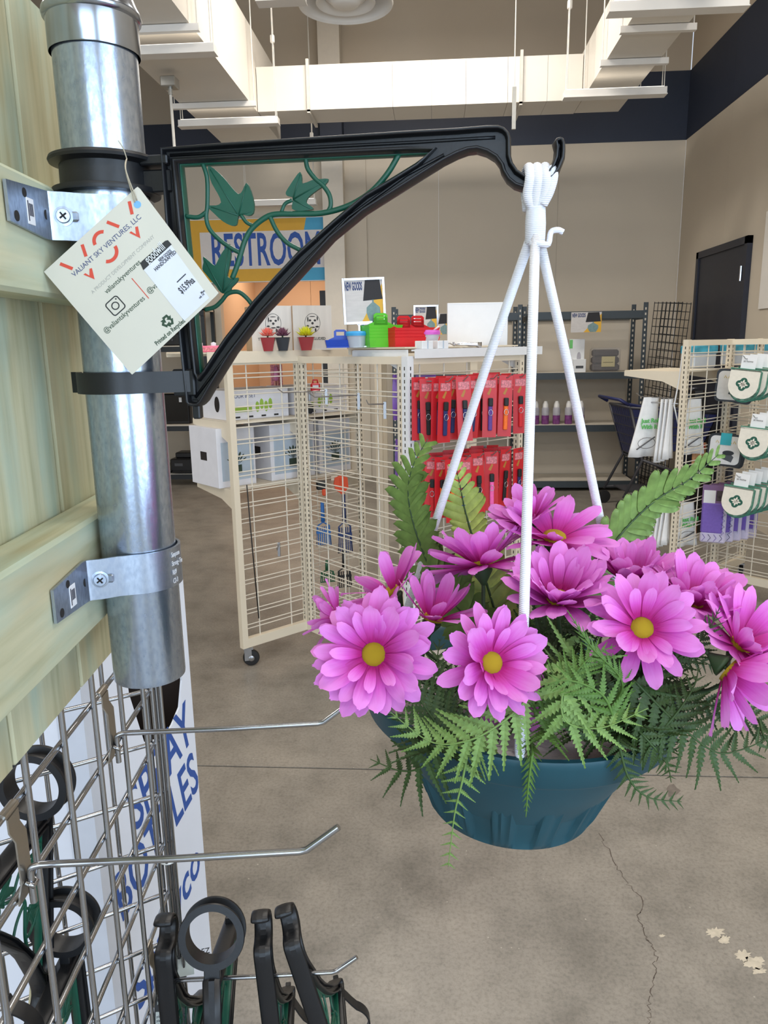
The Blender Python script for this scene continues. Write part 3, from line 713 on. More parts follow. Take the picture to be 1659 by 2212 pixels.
for k in range(3):
    a = R_(120*k-20); ca,sa = math.cos(a),math.sin(a)
    f = lambda x,y: (1155+x*ca-y*sa, 1250+x*sa+y*ca)
    ink('recycling_arrow', [f(-38,-44),(f(14,-62)),f(30,-36),f(46,-44),f(38,2),f(-2,-16),f(12,-26),f(4,-38),f(-24,-24)], M_grnink)
st = ink('price_label', [(940,780),(1185,545),(1540,1035),(1310,1245)], pm('label_white',(212,214,226),0.45), 0.0002)
ink('label_header', [(908,722),(920,700),(1135,512),(1160,505),(1195,545),(935,780)], M_blkink, 0.0003)
ttext('label_text', 'goodwill', (985,727), (1140,578), 78, M_sticker, 0.004); _TXT[-1].location.z += 0.0003
for body,a,b,h in (('NEW GOODS',(1090,708),(1200,612),30),('HANDCRAFTED',(1050,792),(1240,622),30),('$15.99ea',(1290,1000),(1412,885),62),('Mon',(1470,1000),(1500,975),20),('wk 14',(1455,1045),(1500,1005),20)):
    ttext('label_text', body, a, b, h, M_blkink, 0.015); _TXT[-1].location.z += 0.0003
stroke('label_text', (1245,892), (1325,815), 9, M_blkink).location.z += 0.0003
ink('eyelet', circ(880,178,34), pm('eyelet_blue',(110,168,214),0.4), 0.0002)
M_twine = pm('twine', (176,166,146), 0.8, var=0.2, scale=300)
hole = Vector((*tp(868,150),0.0006)); loop = TGI @ ony(274,343,0.566); top = TGI @ ony(283,375,0.556)
MB().tube(bez([(hole.x-0.001,hole.y,hole.z),(top.x,top.y,0.003),(loop.x,loop.y,loop.z),(top.x+0.001,top.y,0.006),(hole.x+0.001,hole.y,hole.z)],10),0.00045,6).build('twine_loop', M_twine, tagt, smooth='all')
MB().tube(bez([(loop.x,loop.y,loop.z),(loop.x+0.003,loop.y+0.006,loop.z+0.002),(loop.x+0.0035,loop.y+0.012,loop.z)],6),0.0004,6).build('twine_end', M_twine, tagt, smooth='all')
# ================================================================ triangular grid tower under the fence, hooks, stock brackets, carton
M_chrome = MATS['chrome']
M_grid = pm('chrome_wire', (176,178,182), 0.2, metal=1.0, var=0.03, scale=80)
M_clip = pm('clip_nickel', (178,172,162), 0.3, metal=0.95, var=0.04, scale=60)
GOFF = -0.058
GC = FP + FN*GOFF + FU*0.295                                   # far corner of the tower
VA = -FU
def rotz(v, a): c,s = math.cos(a),math.sin(a); return Vector((c*v.x-s*v.y, s*v.x+c*v.y, 0))
VB = rotz(VA, R_(-60))
ZTOP = 1.067+0.0755*3
tower = thing('grid_tower', 'triangular chrome wire grid tower below the wooden fence', 'display rack', (GC.x,GC.y,0))
def grid_panel(o, d, nrm, ncol):
    o = Vector(o); L = 0.0755*ncol
    for k in range(ncol+1):
        p = o + d*(0.0755*k-(0.023 if k else 0)); wire('grid_wire', (p.x,p.y,0.02), (p.x,p.y,ZTOP), 0.003, M_grid, tower)
    nz = int((ZTOP-0.02)/0.0755)
    for k in range(nz+1):
        z = ZTOP-0.0755*k; a = o - nrm*0.0058; b = a + d*L
        wire('grid_wire', (a.x,a.y,z), (b.x,b.y,z), 0.003, M_grid, tower)
zero = Vector((0,0,0))
grid_panel(zero, VA, FN, 8)
NB = Vector((-VB.y, VB.x, 0)); NB = NB if NB.dot(VA) < 0 else -NB
grid_panel(zero + VB*0.012 + NB*0.004, VB, NB, 8)
pC = VB*0.616; dC = (VA*0.604-pC).normalized(); NC = Vector((-dC.y,dC.x,0))
grid_panel(pC, dC, NC, 7)
for z in (0.812,): 
    MB().tube([(0.010*math.cos(a*0.5236)-0.004, 0.010*math.sin(a*0.5236)+0.001, z) for a in range(12)],0.0018,6,closed=True).build('cable_tie', pm('cable_tie_white',(226,226,222),0.5), tower, smooth='all')
for dx,dy in ((0.0065,-0.003),(-0.0075,0.005),(-0.003,-0.0075)): wire('grid_wire',(dx,dy,0.02),(dx,dy,ZTOP-0.01),0.0028,M_grid,tower)
def hook(s, ztop, L, lab, rise=0.02):
    """peg hook clipped on two grid wires; local x outward, y along the panel"""
    p = FP + FN*(GOFF-0.0058) + FU*s
    t = thing('peg_hook', lab, 'hook', (p.x,p.y,ztop-0.05), R_(FA), group='peg hooks on the grid tower')
    zt = 0.05
    def sheet(name, pts, hw, th=0.0014):
        n = len(pts); vs = []
        for i,(x,z) in enumerate(pts):
            a = pts[max(i-1,0)]; b = pts[min(i+1,n-1)]; d = Vector((b[0]-a[0],b[1]-a[1])).normalized()
            for o in (0,th):
                for y in (-hw,hw): vs.append((x+d.y*o, y, z-d.x*o))
        fs = []
        for i in range(n-1):
            a,b = i*4,i*4+4; fs += [(a,a+1,b+1,b),(a+2,b+2,b+3,a+3),(a,b,b+2,a+2),(a+1,a+3,b+3,b+1)]
        fs += [(0,2,3,1),((n-1)*4,(n-1)*4+1,(n-1)*4+3,(n-1)*4+2)]
        return fix_normals(MB().add(vs,fs).build(name, M_clip, t, smooth=35))
    curl = [(0.0042*math.cos(R_(a)), zt+0.0042*math.sin(R_(a))) for a in range(215,-10,-20)]
    sheet('clip_curl', curl, 0.011)
    sheet('clip_plate', [(0.0042,zt-0.002),(0.0042,zt-0.014),(0.0085,zt-0.022),(0.0085,zt-0.060),(0.006,zt-0.070),(0.0045,zt-0.080)], 0.009)
    sheet('clip_foot', [(0.0045,zt-0.078),(-0.001,zt-0.083),(-0.004,zt-0.079)], 0.005)
    P = bez([(0.0115,0,-0.033),(0.0115,0,-0.008),(0.0135,0,-0.001),(0.021,0,0.0015)],5)+[(L*0.5,0,0.004),(L-0.032,0,0.008),(L-0.026,0,0.0095),(L,0,0.0095+rise)]
    MB().tube(P,0.0029,10).build('hook_rod', M_grid, t, smooth=50)
    MB().tube([(0.0085,-0.004,-0.012),(0.0145,-0.003,-0.016),(0.0145,0.003,-0.016),(0.0085,0.004,-0.012)],0.0022,8).build('weld_loop', M_grid, t, smooth='all')
    return t
hook(0.128,1.1425,0.262,'empty chrome peg hook just below the galvanised post')
hook(-0.084,1.1425,0.262,'empty chrome peg hook nearest the camera, second from top')
H3 = hook(0.19,0.765,0.262,'chrome peg hook holding several black plant hangers')
# stock plant hangers hung on the lowest hook: copies of the mounted one
def stock(pivot, at, ax_x, ax_y, lab, group='black plant hangers for sale'):
    c = copy_tree(br)
    ex = Vector(ax_x).normalized(); ey = Vector(ax_y); ey = (ey-ex*ey.dot(ex)).normalized(); ez = ex.cross(ey)
    M = Matrix(((ex.x,ey.x,ez.x,0),(ex.y,ey.y,ez.y,0),(ex.z,ey.z,ez.z,0),(0,0,0,1)))
    w = M @ Vector(pivot); M.translation = Vector(at)-w
    c.matrix_world = M; c['label'] = lab; c['group'] = group
    return c
hb = FP + FN*GOFF + FU*0.19; hz = 0.719
def hp(d, dz=0.0): p = hb + FN*d; return (p.x,p.y,hz+dz)
UPZ = Vector((0,0,1))
stock((0.252,1.628,0), hp(0.018), UPZ, -FU+FN*0.02, 'black plant hanger hung tip-up at the inner end of the lowest hook')
_ru = stock((0.064,1.606,0), hp(0.078), -UPZ+FN*0.02-FU*0.3, -FU+FN*0.05+UPZ*0.3, 'black plant hanger hung with its clamp ring uppermost on the lowest hook')
for _c in list(_ru.children):
    if _c.name.startswith('snap_clip'): bpy.data.objects.remove(_c)
stock((0.250,1.628,0), hp(0.142), UPZ-FN*0.05, -FU+FN*0.06, 'black plant hanger hung tip-up on the lowest hook, second from its end')
stock((0.240,1.628,0), hp(0.190), UPZ-FN*0.24, -FU+FN*0.10, 'outermost black plant hanger hung tip-up on the lowest hook')
# cards hanging beside them
M_cardk = pm('card_black',(28,28,30),0.5); M_cardw = pm('card_white',(206,214,210),0.55); M_cardk2 = pm('card_kraft',(186,176,140),0.7,var=0.1,scale=120)
def plain_card(name, lab, px0, px1, Y, w, h, mats, lines, tilt=0.0):
    o = ony(px0,px1,Y); t = thing(name, lab, 'card', o, 0, rot=(R_(-22),0,R_(tilt)))
    MB().bx(-w/2,w/2,-0.0008,0,-h,0).build('card_sheet', mats[0], t)
    if mats[1]: MB().bx(-w/2+0.002,w/2-0.002,-0.0011,-0.0008,-h,-h*0.42).build('card_panel', mats[1], t)
    for (x,z,s,body,m) in lines: text('lettering', body, s, m, t, TR(x,-0.0012,z) @ RX(R_(90)), ext=0.0001, bold=0.01)
    return t
plain_card('instruction_card','black and white instruction card behind the hung plant hangers',360,2110,0.84,0.032,0.10,(M_cardk,M_cardw),
    [(-0.012,-0.018,0.0055,'Snap the clasp',M_cardw),(-0.012,-0.025,0.0055,'around the',M_cardw),(-0.012,-0.032,0.0055,'pole',M_cardw)]+[(-0.013,-0.049-0.005*k,0.0042,'plant hanger arm here',M_print) for k in range(9)],8)
plain_card('product_card','pale product card seen through the upper clamp ring',392,2040,0.90,0.030,0.042,(M_cardw,None),[(-0.012,-0.018,0.0105,'HANGS EZ',M_blkink)],18)
# plant hangers hung outside the tower's far face, rings seen through the wires
nb = -NB
def bpt(px_, py_, off):
    return onpl(px_, py_, GC + nb*off, nb)
stock((0.0,1.628,0), bpt(80,1690,0.07), -UPZ+VB*0.1, (NB*0.75-VB*0.5+UPZ*0.25), 'black plant hanger ring outside the far grid, upper one', 'black plant hangers behind the grid')
stock((0.0,1.628,0), bpt(140,1990,0.06), -UPZ, (NB*0.8-VB*0.45+UPZ*0.35), 'black plant hanger ring outside the far grid, lower one', 'black plant hangers behind the grid')
plain_card('kraft_card','kraft paper card tied to the lower ring behind the grid',110,2085,0.78,0.05,0.075,(M_cardk2,None),[],0)
# ---- tall white carton of spray bottles
M_carton = pm('carton_white', (224,228,238), 0.6, var=0.02, scale=8); M_blueink = pm('ink_blue', (48,84,158), 0.6, var=0.06)
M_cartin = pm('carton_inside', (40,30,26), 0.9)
CD = Vector((0.136,0.9907,0)); CD.normalize(); CN = Vector((CD.y,-CD.x,0))
c_far = onz(463,2135,0); c_near = onpl(196,1700,c_far,CN); CL = (Vector((c_near.x,c_near.y,0))-c_far).length
CH = 1.10
carton = thing('spray_bottle_carton', 'tall white carton printed SPRAY BOTTLES standing behind the grid tower', 'carton', c_near.xy.to_3d())
carton.matrix_world = frame((c_near.x,c_near.y,0), CD, (0,0,1))       # x along the printed side, y up, z outward
CI = carton.matrix_world.inverted()
def cp(x, y): q = CI @ onpl(x, y, c_far, CN); return (q.x,q.y)
a_ = cp(279,1500); b_ = cp(393,1470); c_ = cp(388,1528); d_ = cp(372,1566); e_ = cp(356,1592); f_ = cp(312,1604)
side = [(0,0),(CL,0),(CL,CH),(b_[0],CH),b_,c_,d_,e_,f_,a_,(a_[0]-0.02,CH),(0,CH)]
DEP = 0.42
fix_normals(plate([side],-0.004,0).build('printed_side', M_carton, carton))
MB().bx(0,0.004,0,CH,-DEP,-0.004).build('front_side', M_carton, carton)
MB().bx(CL-0.004,CL,0,CH,-DEP,-0.004).build('back_side', M_carton, carton)
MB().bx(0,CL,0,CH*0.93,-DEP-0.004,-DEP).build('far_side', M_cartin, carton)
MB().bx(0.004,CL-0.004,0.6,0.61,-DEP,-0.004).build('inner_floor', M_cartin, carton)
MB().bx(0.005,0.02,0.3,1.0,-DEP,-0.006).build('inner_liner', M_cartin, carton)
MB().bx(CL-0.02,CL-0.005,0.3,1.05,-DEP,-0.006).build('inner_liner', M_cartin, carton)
MB().bx(-0.0008,0.0,0.02,0.99,-0.05,0.0).bx(-0.0008,0.03,0.02,0.99,0.0,0.0008).build('sealing_tape', pm('clear_tape',(206,212,224),0.25,var=0.03,spec=0.8), carton)
def ctext(body, x0, y0, x1, y1, h, shear=0.0):
    a = cp(x0,y0); b = cp(x1,y1)
    o = text('lettering', body, h, M_blueink, carton, TR(a[0],a[1],0.0006) @ RZ(math.atan2(b[1]-a[1],b[0]-a[0])), ext=0.0003, bold=0.012, shear=shear)
    o['_fit'] = math.hypot(b[0]-a[0],b[1]-a[1]); return o
ctext('SPRAY',292,1800,416,1592,0.145)
ctext('BOTTLES',262,1995,428,1700,0.145)
ctext('Sprayco',300,2190,434,1870,0.12,0.25)
# ================================================================ hanging basket of artificial daisies and ferns
M_teal = pm('pot_teal', (18,64,75), 0.5, var=0.08, scale=30, spec=0.45)
M_foam = pm('foam_grey', (176,170,168), 0.9, var=0.08, scale=150, bump=0.4, bscale=400)
M_cord = pm('cord_white', (232,234,242), 0.75, var=0.03, scale=200)
def braid(m):
    nt = m.node_tree; b = nt.nodes['Principled BSDF']; tc = nt.nodes.new('ShaderNodeTexCoord')
    w = nt.nodes.new('ShaderNodeTexWave'); w.inputs['Scale'].default_value = 260; w.inputs['Distortion'].default_value = 1.2; w.bands_direction = 'Z'
    nt.links.new(tc.outputs['Object'], w.inputs['Vector']); bp = nt.nodes.new('ShaderNodeBump'); bp.inputs['Strength'].default_value = 0.5; bp.inputs['Distance'].default_value = 0.001
    nt.links.new(w.outputs['Fac'], bp.inputs['Height']); nt.links.new(bp.outputs[0], b.inputs['Normal'])
braid(M_cord)
PC = Vector((0.069, 0.585, 1.228)); PR = 0.128
hookp = onpl(1155, 398, BO, BN)
basket = thing('hanging_basket', 'teal plastic hanging basket on three white cords from the black hook', 'hanging basket', (PC.x,PC.y,PC.z-0.111))
tilt = RY(R_(3.0))
# local: z = 0.111 is the rim
nseg = 224
def flute(a): 
    t = (a*14/(2*math.pi)) % 1.0
    return -0.0040*max(0.0,min(1.0,3.0*math.sin(math.pi*min(1,max(0,(t-0.28)/0.6))))) - (0.0014 if (t < 0.03 or abs(t-0.12) < 0.02 or abs(t-0.2) < 0.02) else 0)
prof = [(0.002,0.004),(0.055,0.002),(0.062,0.0),(0.068,0.003),(0.072,0.009),(0.079,0.026),(0.088,0.048),(0.0985,0.070),(0.1065,0.087),(0.1135,0.0895)]
vs = []; fs = []
for i,(r,z) in enumerate(prof):
    for k in range(nseg):
        a = 2*math.pi*k/nseg; f = flute(a)*(1 if 4 <= i <= 8 else 0); vs.append(tilt @ Vector(((r+f)*math.cos(a),(r+f)*math.sin(a),z-0.111))+Vector((0,0,0.111)))
for i in range(len(prof)-1):
    for k in range(nseg): l = (k+1)%nseg; fs.append((i*nseg+k,i*nseg+l,(i+1)*nseg+l,(i+1)*nseg+k))
fs.append(tuple(range(nseg-1,-1,-1)))
MB().add(vs,fs).build('pot_body', M_teal, basket, smooth=50)
TM = TR(0,0,0.111) @ tilt @ TR(0,0,-0.111)
MB().lathe([(0.1130,0.0893),(0.1215,0.0885),(0.1240,0.091),(0.1268,0.106),(PR,0.1095),(0.1272,0.112),(0.1235,0.1125),(0.1205,0.110),(0.113,0.088),(0.09,0.05),(0.07,0.02),(0.0005,0.018)],96,TM,cap0=False,cap1=False).build('pot_rim', M_teal, basket, smooth=45)
mb = MB(); rnd = random.Random(5); vs = [(0,0,0.102)]; fs = []
for j,r in enumerate((0.035,0.07,0.1,0.114)):
    for k in range(40):
        a = 2*math.pi*k/40; vs.append((r*math.cos(a),r*math.sin(a),0.101+rnd.uniform(-0.002,0.002)-(0.006 if j==3 else 0)))
for k in range(40): fs.append((0,1+k,1+(k+1)%40))
for j in range(3):
    for k in range(40): fs.append((1+j*40+k,1+(j+1)*40+k,1+(j+1)*40+(k+1)%40,1+j*40+(k+1)%40))
MB().add(vs,fs,TM).build('foam_block', M_foam, basket, smooth='all')
bl = basket.location
def L(p): return (p[0]-bl[0],p[1]-bl[1],p[2]-bl[2])
knot = onpl(1157,490,BO,BN); knot = Vector((hookp.x+0.001,hookp.y-0.002,knot.z))
for a in (150,30,266):
    e = TM @ Vector((0.121*math.cos(R_(a)),0.121*math.sin(R_(a)),0.109)); e = e+bl
    if a == 266: e = onpl(1123,1622,(PC.x,PC.y-0.121,0),Vector((0,1,0)))
    off = Vector((math.cos(R_(a)),math.sin(R_(a)),0))*0.003
    pts = [knot+off+Vector((0,0,-0.006))]+[ (knot+off).lerp(e,t) for t in (0.25,0.5,0.75,1.0)]
    MB().tube([L(p) for p in pts],0.0042,12,flat=(0.85,1.0)).build('cord', M_cord, basket, smooth='all')
    MB().tube([L(e+Vector((0,0,0.0))),L(e+Vector((off.x*0.2,off.y*0.2,-0.008)))],[0.0036,0.0026],10).build('cord_tip', M_cord, basket, smooth='all')
# loops over the hook, wrapped knot, free tail
for dx in (-0.0062,0.0,0.0062):
    q = Vector((hookp.x+dx*0.9,hookp.y,0)); zt = onpl(1157,374,BO,BN).z
    pts = bez([Vector((hookp.x+dx*0.25,hookp.y-0.004,knot.z+0.012)),q+Vector((0,-0.0075,zt-0.016)),q+Vector((0.001,-0.0098,zt-0.006)),q+Vector((0.001,-0.006,zt+0.001)),q+Vector((0.001,0.0,zt+0.0035)),q+Vector((0,0.006,zt+0.001)),q+Vector((0,0.0098,zt-0.006)),Vector((hookp.x+dx*0.2-0.003,hookp.y+0.004,knot.z+0.012))],6)
    MB().tube([L(p) for p in pts],0.0036,12).build('cord_loop', M_cord, basket, smooth='all')
MB().tube([L(knot+Vector((0,0,z))) for z in (-0.013,-0.011,0.002,0.0125,0.014)],[0.0055,0.0072,0.0074,0.0068,0.005],16).build('knot_wrap', M_cord, basket, smooth='all')
MB().tube([L(p) for p in bez([knot+Vector((0.004,-0.004,0.014)),knot+Vector((0.008,-0.006,0.022)),knot+Vector((0.0105,-0.006,0.032)),knot+Vector((0.0085,-0.005,0.038))],5)],0.0038,10).build('cord_end', M_cord, basket, smooth='all')
tl = [knot+Vector((-0.004,-0.005,-0.012)),knot+Vector((0.004,-0.009,-0.013)),knot+Vector((0.009,-0.004,-0.0125)),onpl(1190,502,BO,BN),onpl(1205,497,BO,BN),onpl(1217,502,BO,BN)]
MB().tube([L(p) for p in bez(tl,5)],0.0021,8).build('cord_tail', M_cord, basket, smooth='all')
# ---------------------------------------------------------------- daisies
def petal_mat(name, c0, c1, c2):
    m = bpy.data.materials.new(name); m.use_nodes = True; nt = m.node_tree; b = nt.nodes['Principled BSDF']; out = nt.nodes['Material Output']
    tc = nt.nodes.new('ShaderNodeTexCoord'); sx = nt.nodes.new('ShaderNodeSeparateXYZ'); nt.links.new(tc.outputs['Object'], sx.inputs[0])
    mp = nt.nodes.new('ShaderNodeMapping'); mp.inputs['Scale'].default_value = (2,26,1); nt.links.new(tc.outputs['Object'], mp.inputs[0])
    nz = nt.nodes.new('ShaderNodeTexNoise'); nz.inputs['Scale'].default_value = 1; nz.inputs['Detail'].default_value = 3; nt.links.new(mp.outputs[0], nz.inputs['Vector'])
    ad = nt.nodes.new('ShaderNodeMath'); ad.operation = 'MULTIPLY_ADD'; ad.inputs[1].default_value = 0.28; nt.links.new(nz.outputs['Fac'], ad.inputs[0]); nt.links.new(sx.outputs['X'], ad.inputs[2])
    r = nt.nodes.new('ShaderNodeValToRGB'); e = r.color_ramp.elements; e.new(0.5)
    for k,(p,c) in enumerate(((0.32,c0),(0.64,c1),(1.0,c2))): e[k].position = min(1,p); e[k].color = lin(c)+(1,)
    nt.links.new(ad.outputs[0], r.inputs[0]); nt.links.new(r.outputs[0], b.inputs['Base Color']); b.inputs['Roughness'].default_value = 0.7; b.inputs['Specular IOR Level'].default_value = 0.25
    tr = nt.nodes.new('ShaderNodeBsdfTranslucent'); nt.links.new(r.outputs[0], tr.inputs[0])
    mx = nt.nodes.new('ShaderNodeMixShader'); mx.inputs[0].default_value = 0.32
    nt.links.new(b.outputs[0], mx.inputs[1]); nt.links.new(tr.outputs[0], mx.inputs[2]); nt.links.new(mx.outputs[0], out.inputs[0])
    return m
M_petal = petal_mat('petal_pink', (186,36,132), (214,92,196), (228,142,222))
M_disc = pm('disc_yellow', (222,190,24), 0.8, var=0.2, scale=500, bump=0.8, bscale=900)
M_stem = pm('stem_green', (46,72,38), 0.6, var=0.15, scale=60)
def petal_mesh(name, curl, notch, twist):
    xs = [0,0.12,0.3,0.5,0.68,0.82,0.93,1.0]; wd = [0.05,0.09,0.15,0.19,0.205,0.185,0.13,0.045]
    vs = []; fs = []
    for i,(x,w) in enumerate(zip(xs,wd)):
        for j in (-1,-0.5,0,0.5,1):
            y = j*w*1.02; z = curl*x*x + 0.05*(abs(j)**1.5)*w*2.2*(1-x*0.6) + twist*x*j*0.06 + (0.012 if abs(j) == 0.5 else 0)
            xx = x + (notch if (i == 7 and abs(j) == 0.5) else 0) - (0.02 if i == 7 and abs(j) == 1 else 0)
            vs.append((xx,y,z))
    for i in range(len(xs)-1):
        for j in range(4): a = i*5+j; fs.append((a,a+5,a+6,a+1))
    me = bpy.data.meshes.new(name); me.from_pydata(vs,[],fs); me.materials.append(M_petal); me.polygons.foreach_set('use_smooth',[True]*len(fs)); me.update()
    return me
PET = [petal_mesh('petal', -0.10, 0.0, 0.4), petal_mesh('petal', 0.06, 0.02, -0.6), petal_mesh('petal', -0.2, -0.012, 0.9), petal_mesh('petal', 0.16, 0.0, 0.0)]
mb = MB(); mb.lathe([(1.0,0),(1.03,0.2),(0.95,0.42),(0.7,0.6),(0.4,0.66),(0.02,0.66)],24,cap0=True,cap1=True); DISC = bpy.data.meshes.new('disc'); DISC.from_pydata(mb.v,[],mb.f); DISC.materials.append(M_disc); DISC.polygons.foreach_set('use_smooth',[True]*len(mb.f))
mb = MB(); mb.lathe([(0.2,-1.6),(0.35,-1.3),(1.0,-0.25),(1.05,0.0),(0.2,0.05)],14); CALYX = bpy.data.meshes.new('calyx'); CALYX.from_pydata(mb.v,[],mb.f); CALYX.materials.append(M_stem); CALYX.polygons.foreach_set('use_smooth',[True]*len(mb.f))
FC = 0
def daisy(px_, py_, Y, rad, a, b, t, lab, elev=(14,34), n=(17,14), inner=True, spin=0.0, tuft=True, group='pink artificial daisies in the hanging basket'):
    """a, b: how far it turns right / up from facing the camera; t: weight of the camera direction"""
    global FC
    FC += 1; rnd = random.Random(100+FC)
    c = ony(px_, py_, Y); cd = (CC-c).normalized(); face = (cd*t + CR*a + CU*b).normalized()
    ex = face.orthogonal().normalized(); ey = face.cross(ex)
    M = Matrix(((ex.x,ey.x,face.x,c.x),(ex.y,ey.y,face.y,c.y),(ex.z,ey.z,face.z,c.z),(0,0,0,1)))
    o = thing('daisy', lab, 'flower', c, group=group); o.matrix_world = M
    ds = rad*0.185
    inst('disc', DISC, o, Matrix.Diagonal((ds,ds,ds,1)))
    inst('calyx', CALYX, o, TR(0,0,-rad*0.06) @ Matrix.Diagonal((rad*0.17,rad*0.17,rad*0.17,1)))
    for lay,(cnt,el,ln) in enumerate(((n[0],elev[0],1.0),(n[1],elev[1],0.95))):
        for k in range(cnt):
            an = 2*math.pi*(k+0.5*lay)/cnt + rnd.uniform(-0.09,0.09)+spin
            s = rad*ln*rnd.uniform(0.92,1.06)
            Mp = RZ(an) @ TR(ds*0.55,0,-0.0006*(1-lay)) @ RY(-R_(el+rnd.uniform(-9,9))) @ RX(R_(rnd.uniform(-14,14))) @ Matrix.Diagonal((s*0.9,s*rnd.uniform(0.62,0.84),s*0.9,1))
            inst('petal', PET[rnd.randrange(4)], o, Mp)
    if tuft:
        for k in range(9):
            an = 2*math.pi*k/9+rnd.uniform(-0.15,0.15); s = rad*rnd.uniform(0.56,0.7)
            inst('petal', PET[rnd.randrange(4)], o, RZ(an) @ TR(ds*0.8,0,0.001) @ RY(-R_(rnd.uniform(elev[1]+6,elev[1]+18))) @ Matrix.Diagonal((s,s*0.72,s,1)))
    # stem to the foam
    e = PC + Vector((random.Random(FC).uniform(-0.03,0.03),random.Random(FC+50).uniform(-0.03,0.03),-0.012))
    Mi = M.inverted(); p0 = c-face*(rad*0.26); p1 = p0-face*0.025+Vector((0,0,-0.012)); 
    pts = bez([Mi @ c, Mi @ p0, Mi @ p1, Mi @ (p1.lerp(e,0.6)), Mi @ e],5)
    MB().tube(pts,0.0016,6).build('stem', M_stem, o, smooth='all')
    return o
daisy(808,1413,0.462,0.0425,-0.10,-0.02,1.0,'largest pink daisy facing the camera, lowest on the left',(8,30),(20,17))
daisy(1060,1432,0.468,0.040,0.42,0.10,1.0,'pink daisy with a big yellow disc just left of the front cord',(14,36),(15,12),spin=0.3)
daisy(1386,1358,0.485,0.0405,0.20,0.28,1.0,'pink daisy with an oval yellow disc right of centre',(10,34),(12,10),spin=0.2)
daisy(1205,1296,0.525,0.045,0.02,0.95,0.75,'cup-shaped pink daisy in the middle of the basket',(30,52),(19,16))
daisy(1197,1164,0.585,0.049,0.12,1.0,0.5,'topmost pink daisy showing a sliver of yellow disc',(10,34),(13,9),tuft=False)
daisy(1040,1222,0.575,0.047,-0.12,1.0,-0.15,'pink daisy seen from below with its green calyx showing',(2,42),(17,17),tuft=False)
daisy(846,1282,0.55,0.042,-0.55,0.75,0.10,'pink daisy turned away to the left above the largest one',(20,45),(9,6),tuft=False)
daisy(935,1338,0.54,0.040,0.25,1.0,0.25,'narrow pink daisy opening upward beside the left cord',(36,58),(10,7),tuft=False)
daisy(728,1335,0.53,0.030,-1.0,0.3,0.05,'small pink daisy at the far left of the basket',(30,50),(9,6),tuft=False)
daisy(1142,1128,0.60,0.036,-0.35,0.9,0.25,'pink daisy behind the front cord at the top left',(24,48),(16,12),tuft=False)
daisy(1362,1258,0.575,0.043,0.1,1.0,0.35,'pink daisy tucked behind, beside the right cord',(28,52),(16,13))
daisy(1492,1305,0.54,0.045,0.35,0.9,0.5,'pink daisy opening upward at the upper right',(24,50),(18,14))
daisy(1598,1392,0.50,0.043,0.55,0.55,0.65,'pink daisy facing right at the frame edge, upper one',(24,46),(17,13),tuft=False)
daisy(1572,1446,0.475,0.045,0.62,-0.5,0.42,'drooping pink daisy facing right at the frame edge, lower one',(28,52),(11,8),tuft=False)
daisy(1105,1500,0.535,0.036,0.25,-0.2,0.8,'shaded pink daisy low behind the front cord',(14,34),(10,7))
# ---------------------------------------------------------------- ferns
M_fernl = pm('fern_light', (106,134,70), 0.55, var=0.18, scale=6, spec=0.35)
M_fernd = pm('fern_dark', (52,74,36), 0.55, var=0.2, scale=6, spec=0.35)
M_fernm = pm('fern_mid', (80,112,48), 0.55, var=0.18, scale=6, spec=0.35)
M_sword = pm('sword_fern', (108,136,68), 0.55, var=0.22, scale=3, spec=0.4)
M_swordl = pm('sword_fern_pale', (156,176,88), 0.55, var=0.2, scale=3, spec=0.4)
def pinna_mesh(name, mat, teeth, wide, tip):
    n = teeth*2; vs = []; fs = []
    for i in range(n+1):
        x = i/n; env = wide*(0.6+0.4*math.sin(math.pi*min(1,x*1.6+0.15)))*(1-x**tip) + 0.012
        saw = 1.0 if i%2 else 0.5
        z = -0.10*x*x
        for s in (-1,0,1): vs.append((x+(0.03 if i%2 else 0)*abs(s), s*env*saw, z + (0.02 if s else 0.0)))
    for i in range(n):
        for j in range(2): a = i*3+j; fs.append((a,a+3,a+4,a+1))
    me = bpy.data.meshes.new(name); me.from_pydata(vs,[],fs); me.materials.append(mat); me.update(); return me
def leaflet_mesh(name, mat):
    xs = [0,0.08,0.25,0.45,0.65,0.8,0.9,0.96,1.0]; up = [0.08,0.17,0.19,0.195,0.19,0.175,0.14,0.095,0.03]; dn = [0.08,0.14,0.155,0.155,0.15,0.14,0.11,0.07,0.02]
    vs = []; fs = []
    for i,x in enumerate(xs):
        vs += [(x,-dn[i],0.03*math.sin(x*3)+0.02),(x,0,0.0-0.08*x*x),(x,up[i],0.03*math.sin(x*3)+0.02)]
    for i in range(len(xs)-1):
        for j in range(2): a = i*3+j; fs.append((a,a+3,a+4,a+1))
    me = bpy.data.meshes.new(name); me.from_pydata(vs,[],fs); me.materials.append(mat); me.polygons.foreach_set('use_smooth',[True]*len(fs)); me.update(); return me
PIN = {m.name: pinna_mesh('pinna', m, 10, 0.12, 2.6) for m in (M_fernl,M_fernd,M_fernm)}
LEA = {m.name: leaflet_mesh('leaflet', m) for m in (M_sword,M_swordl)}
FR = 0
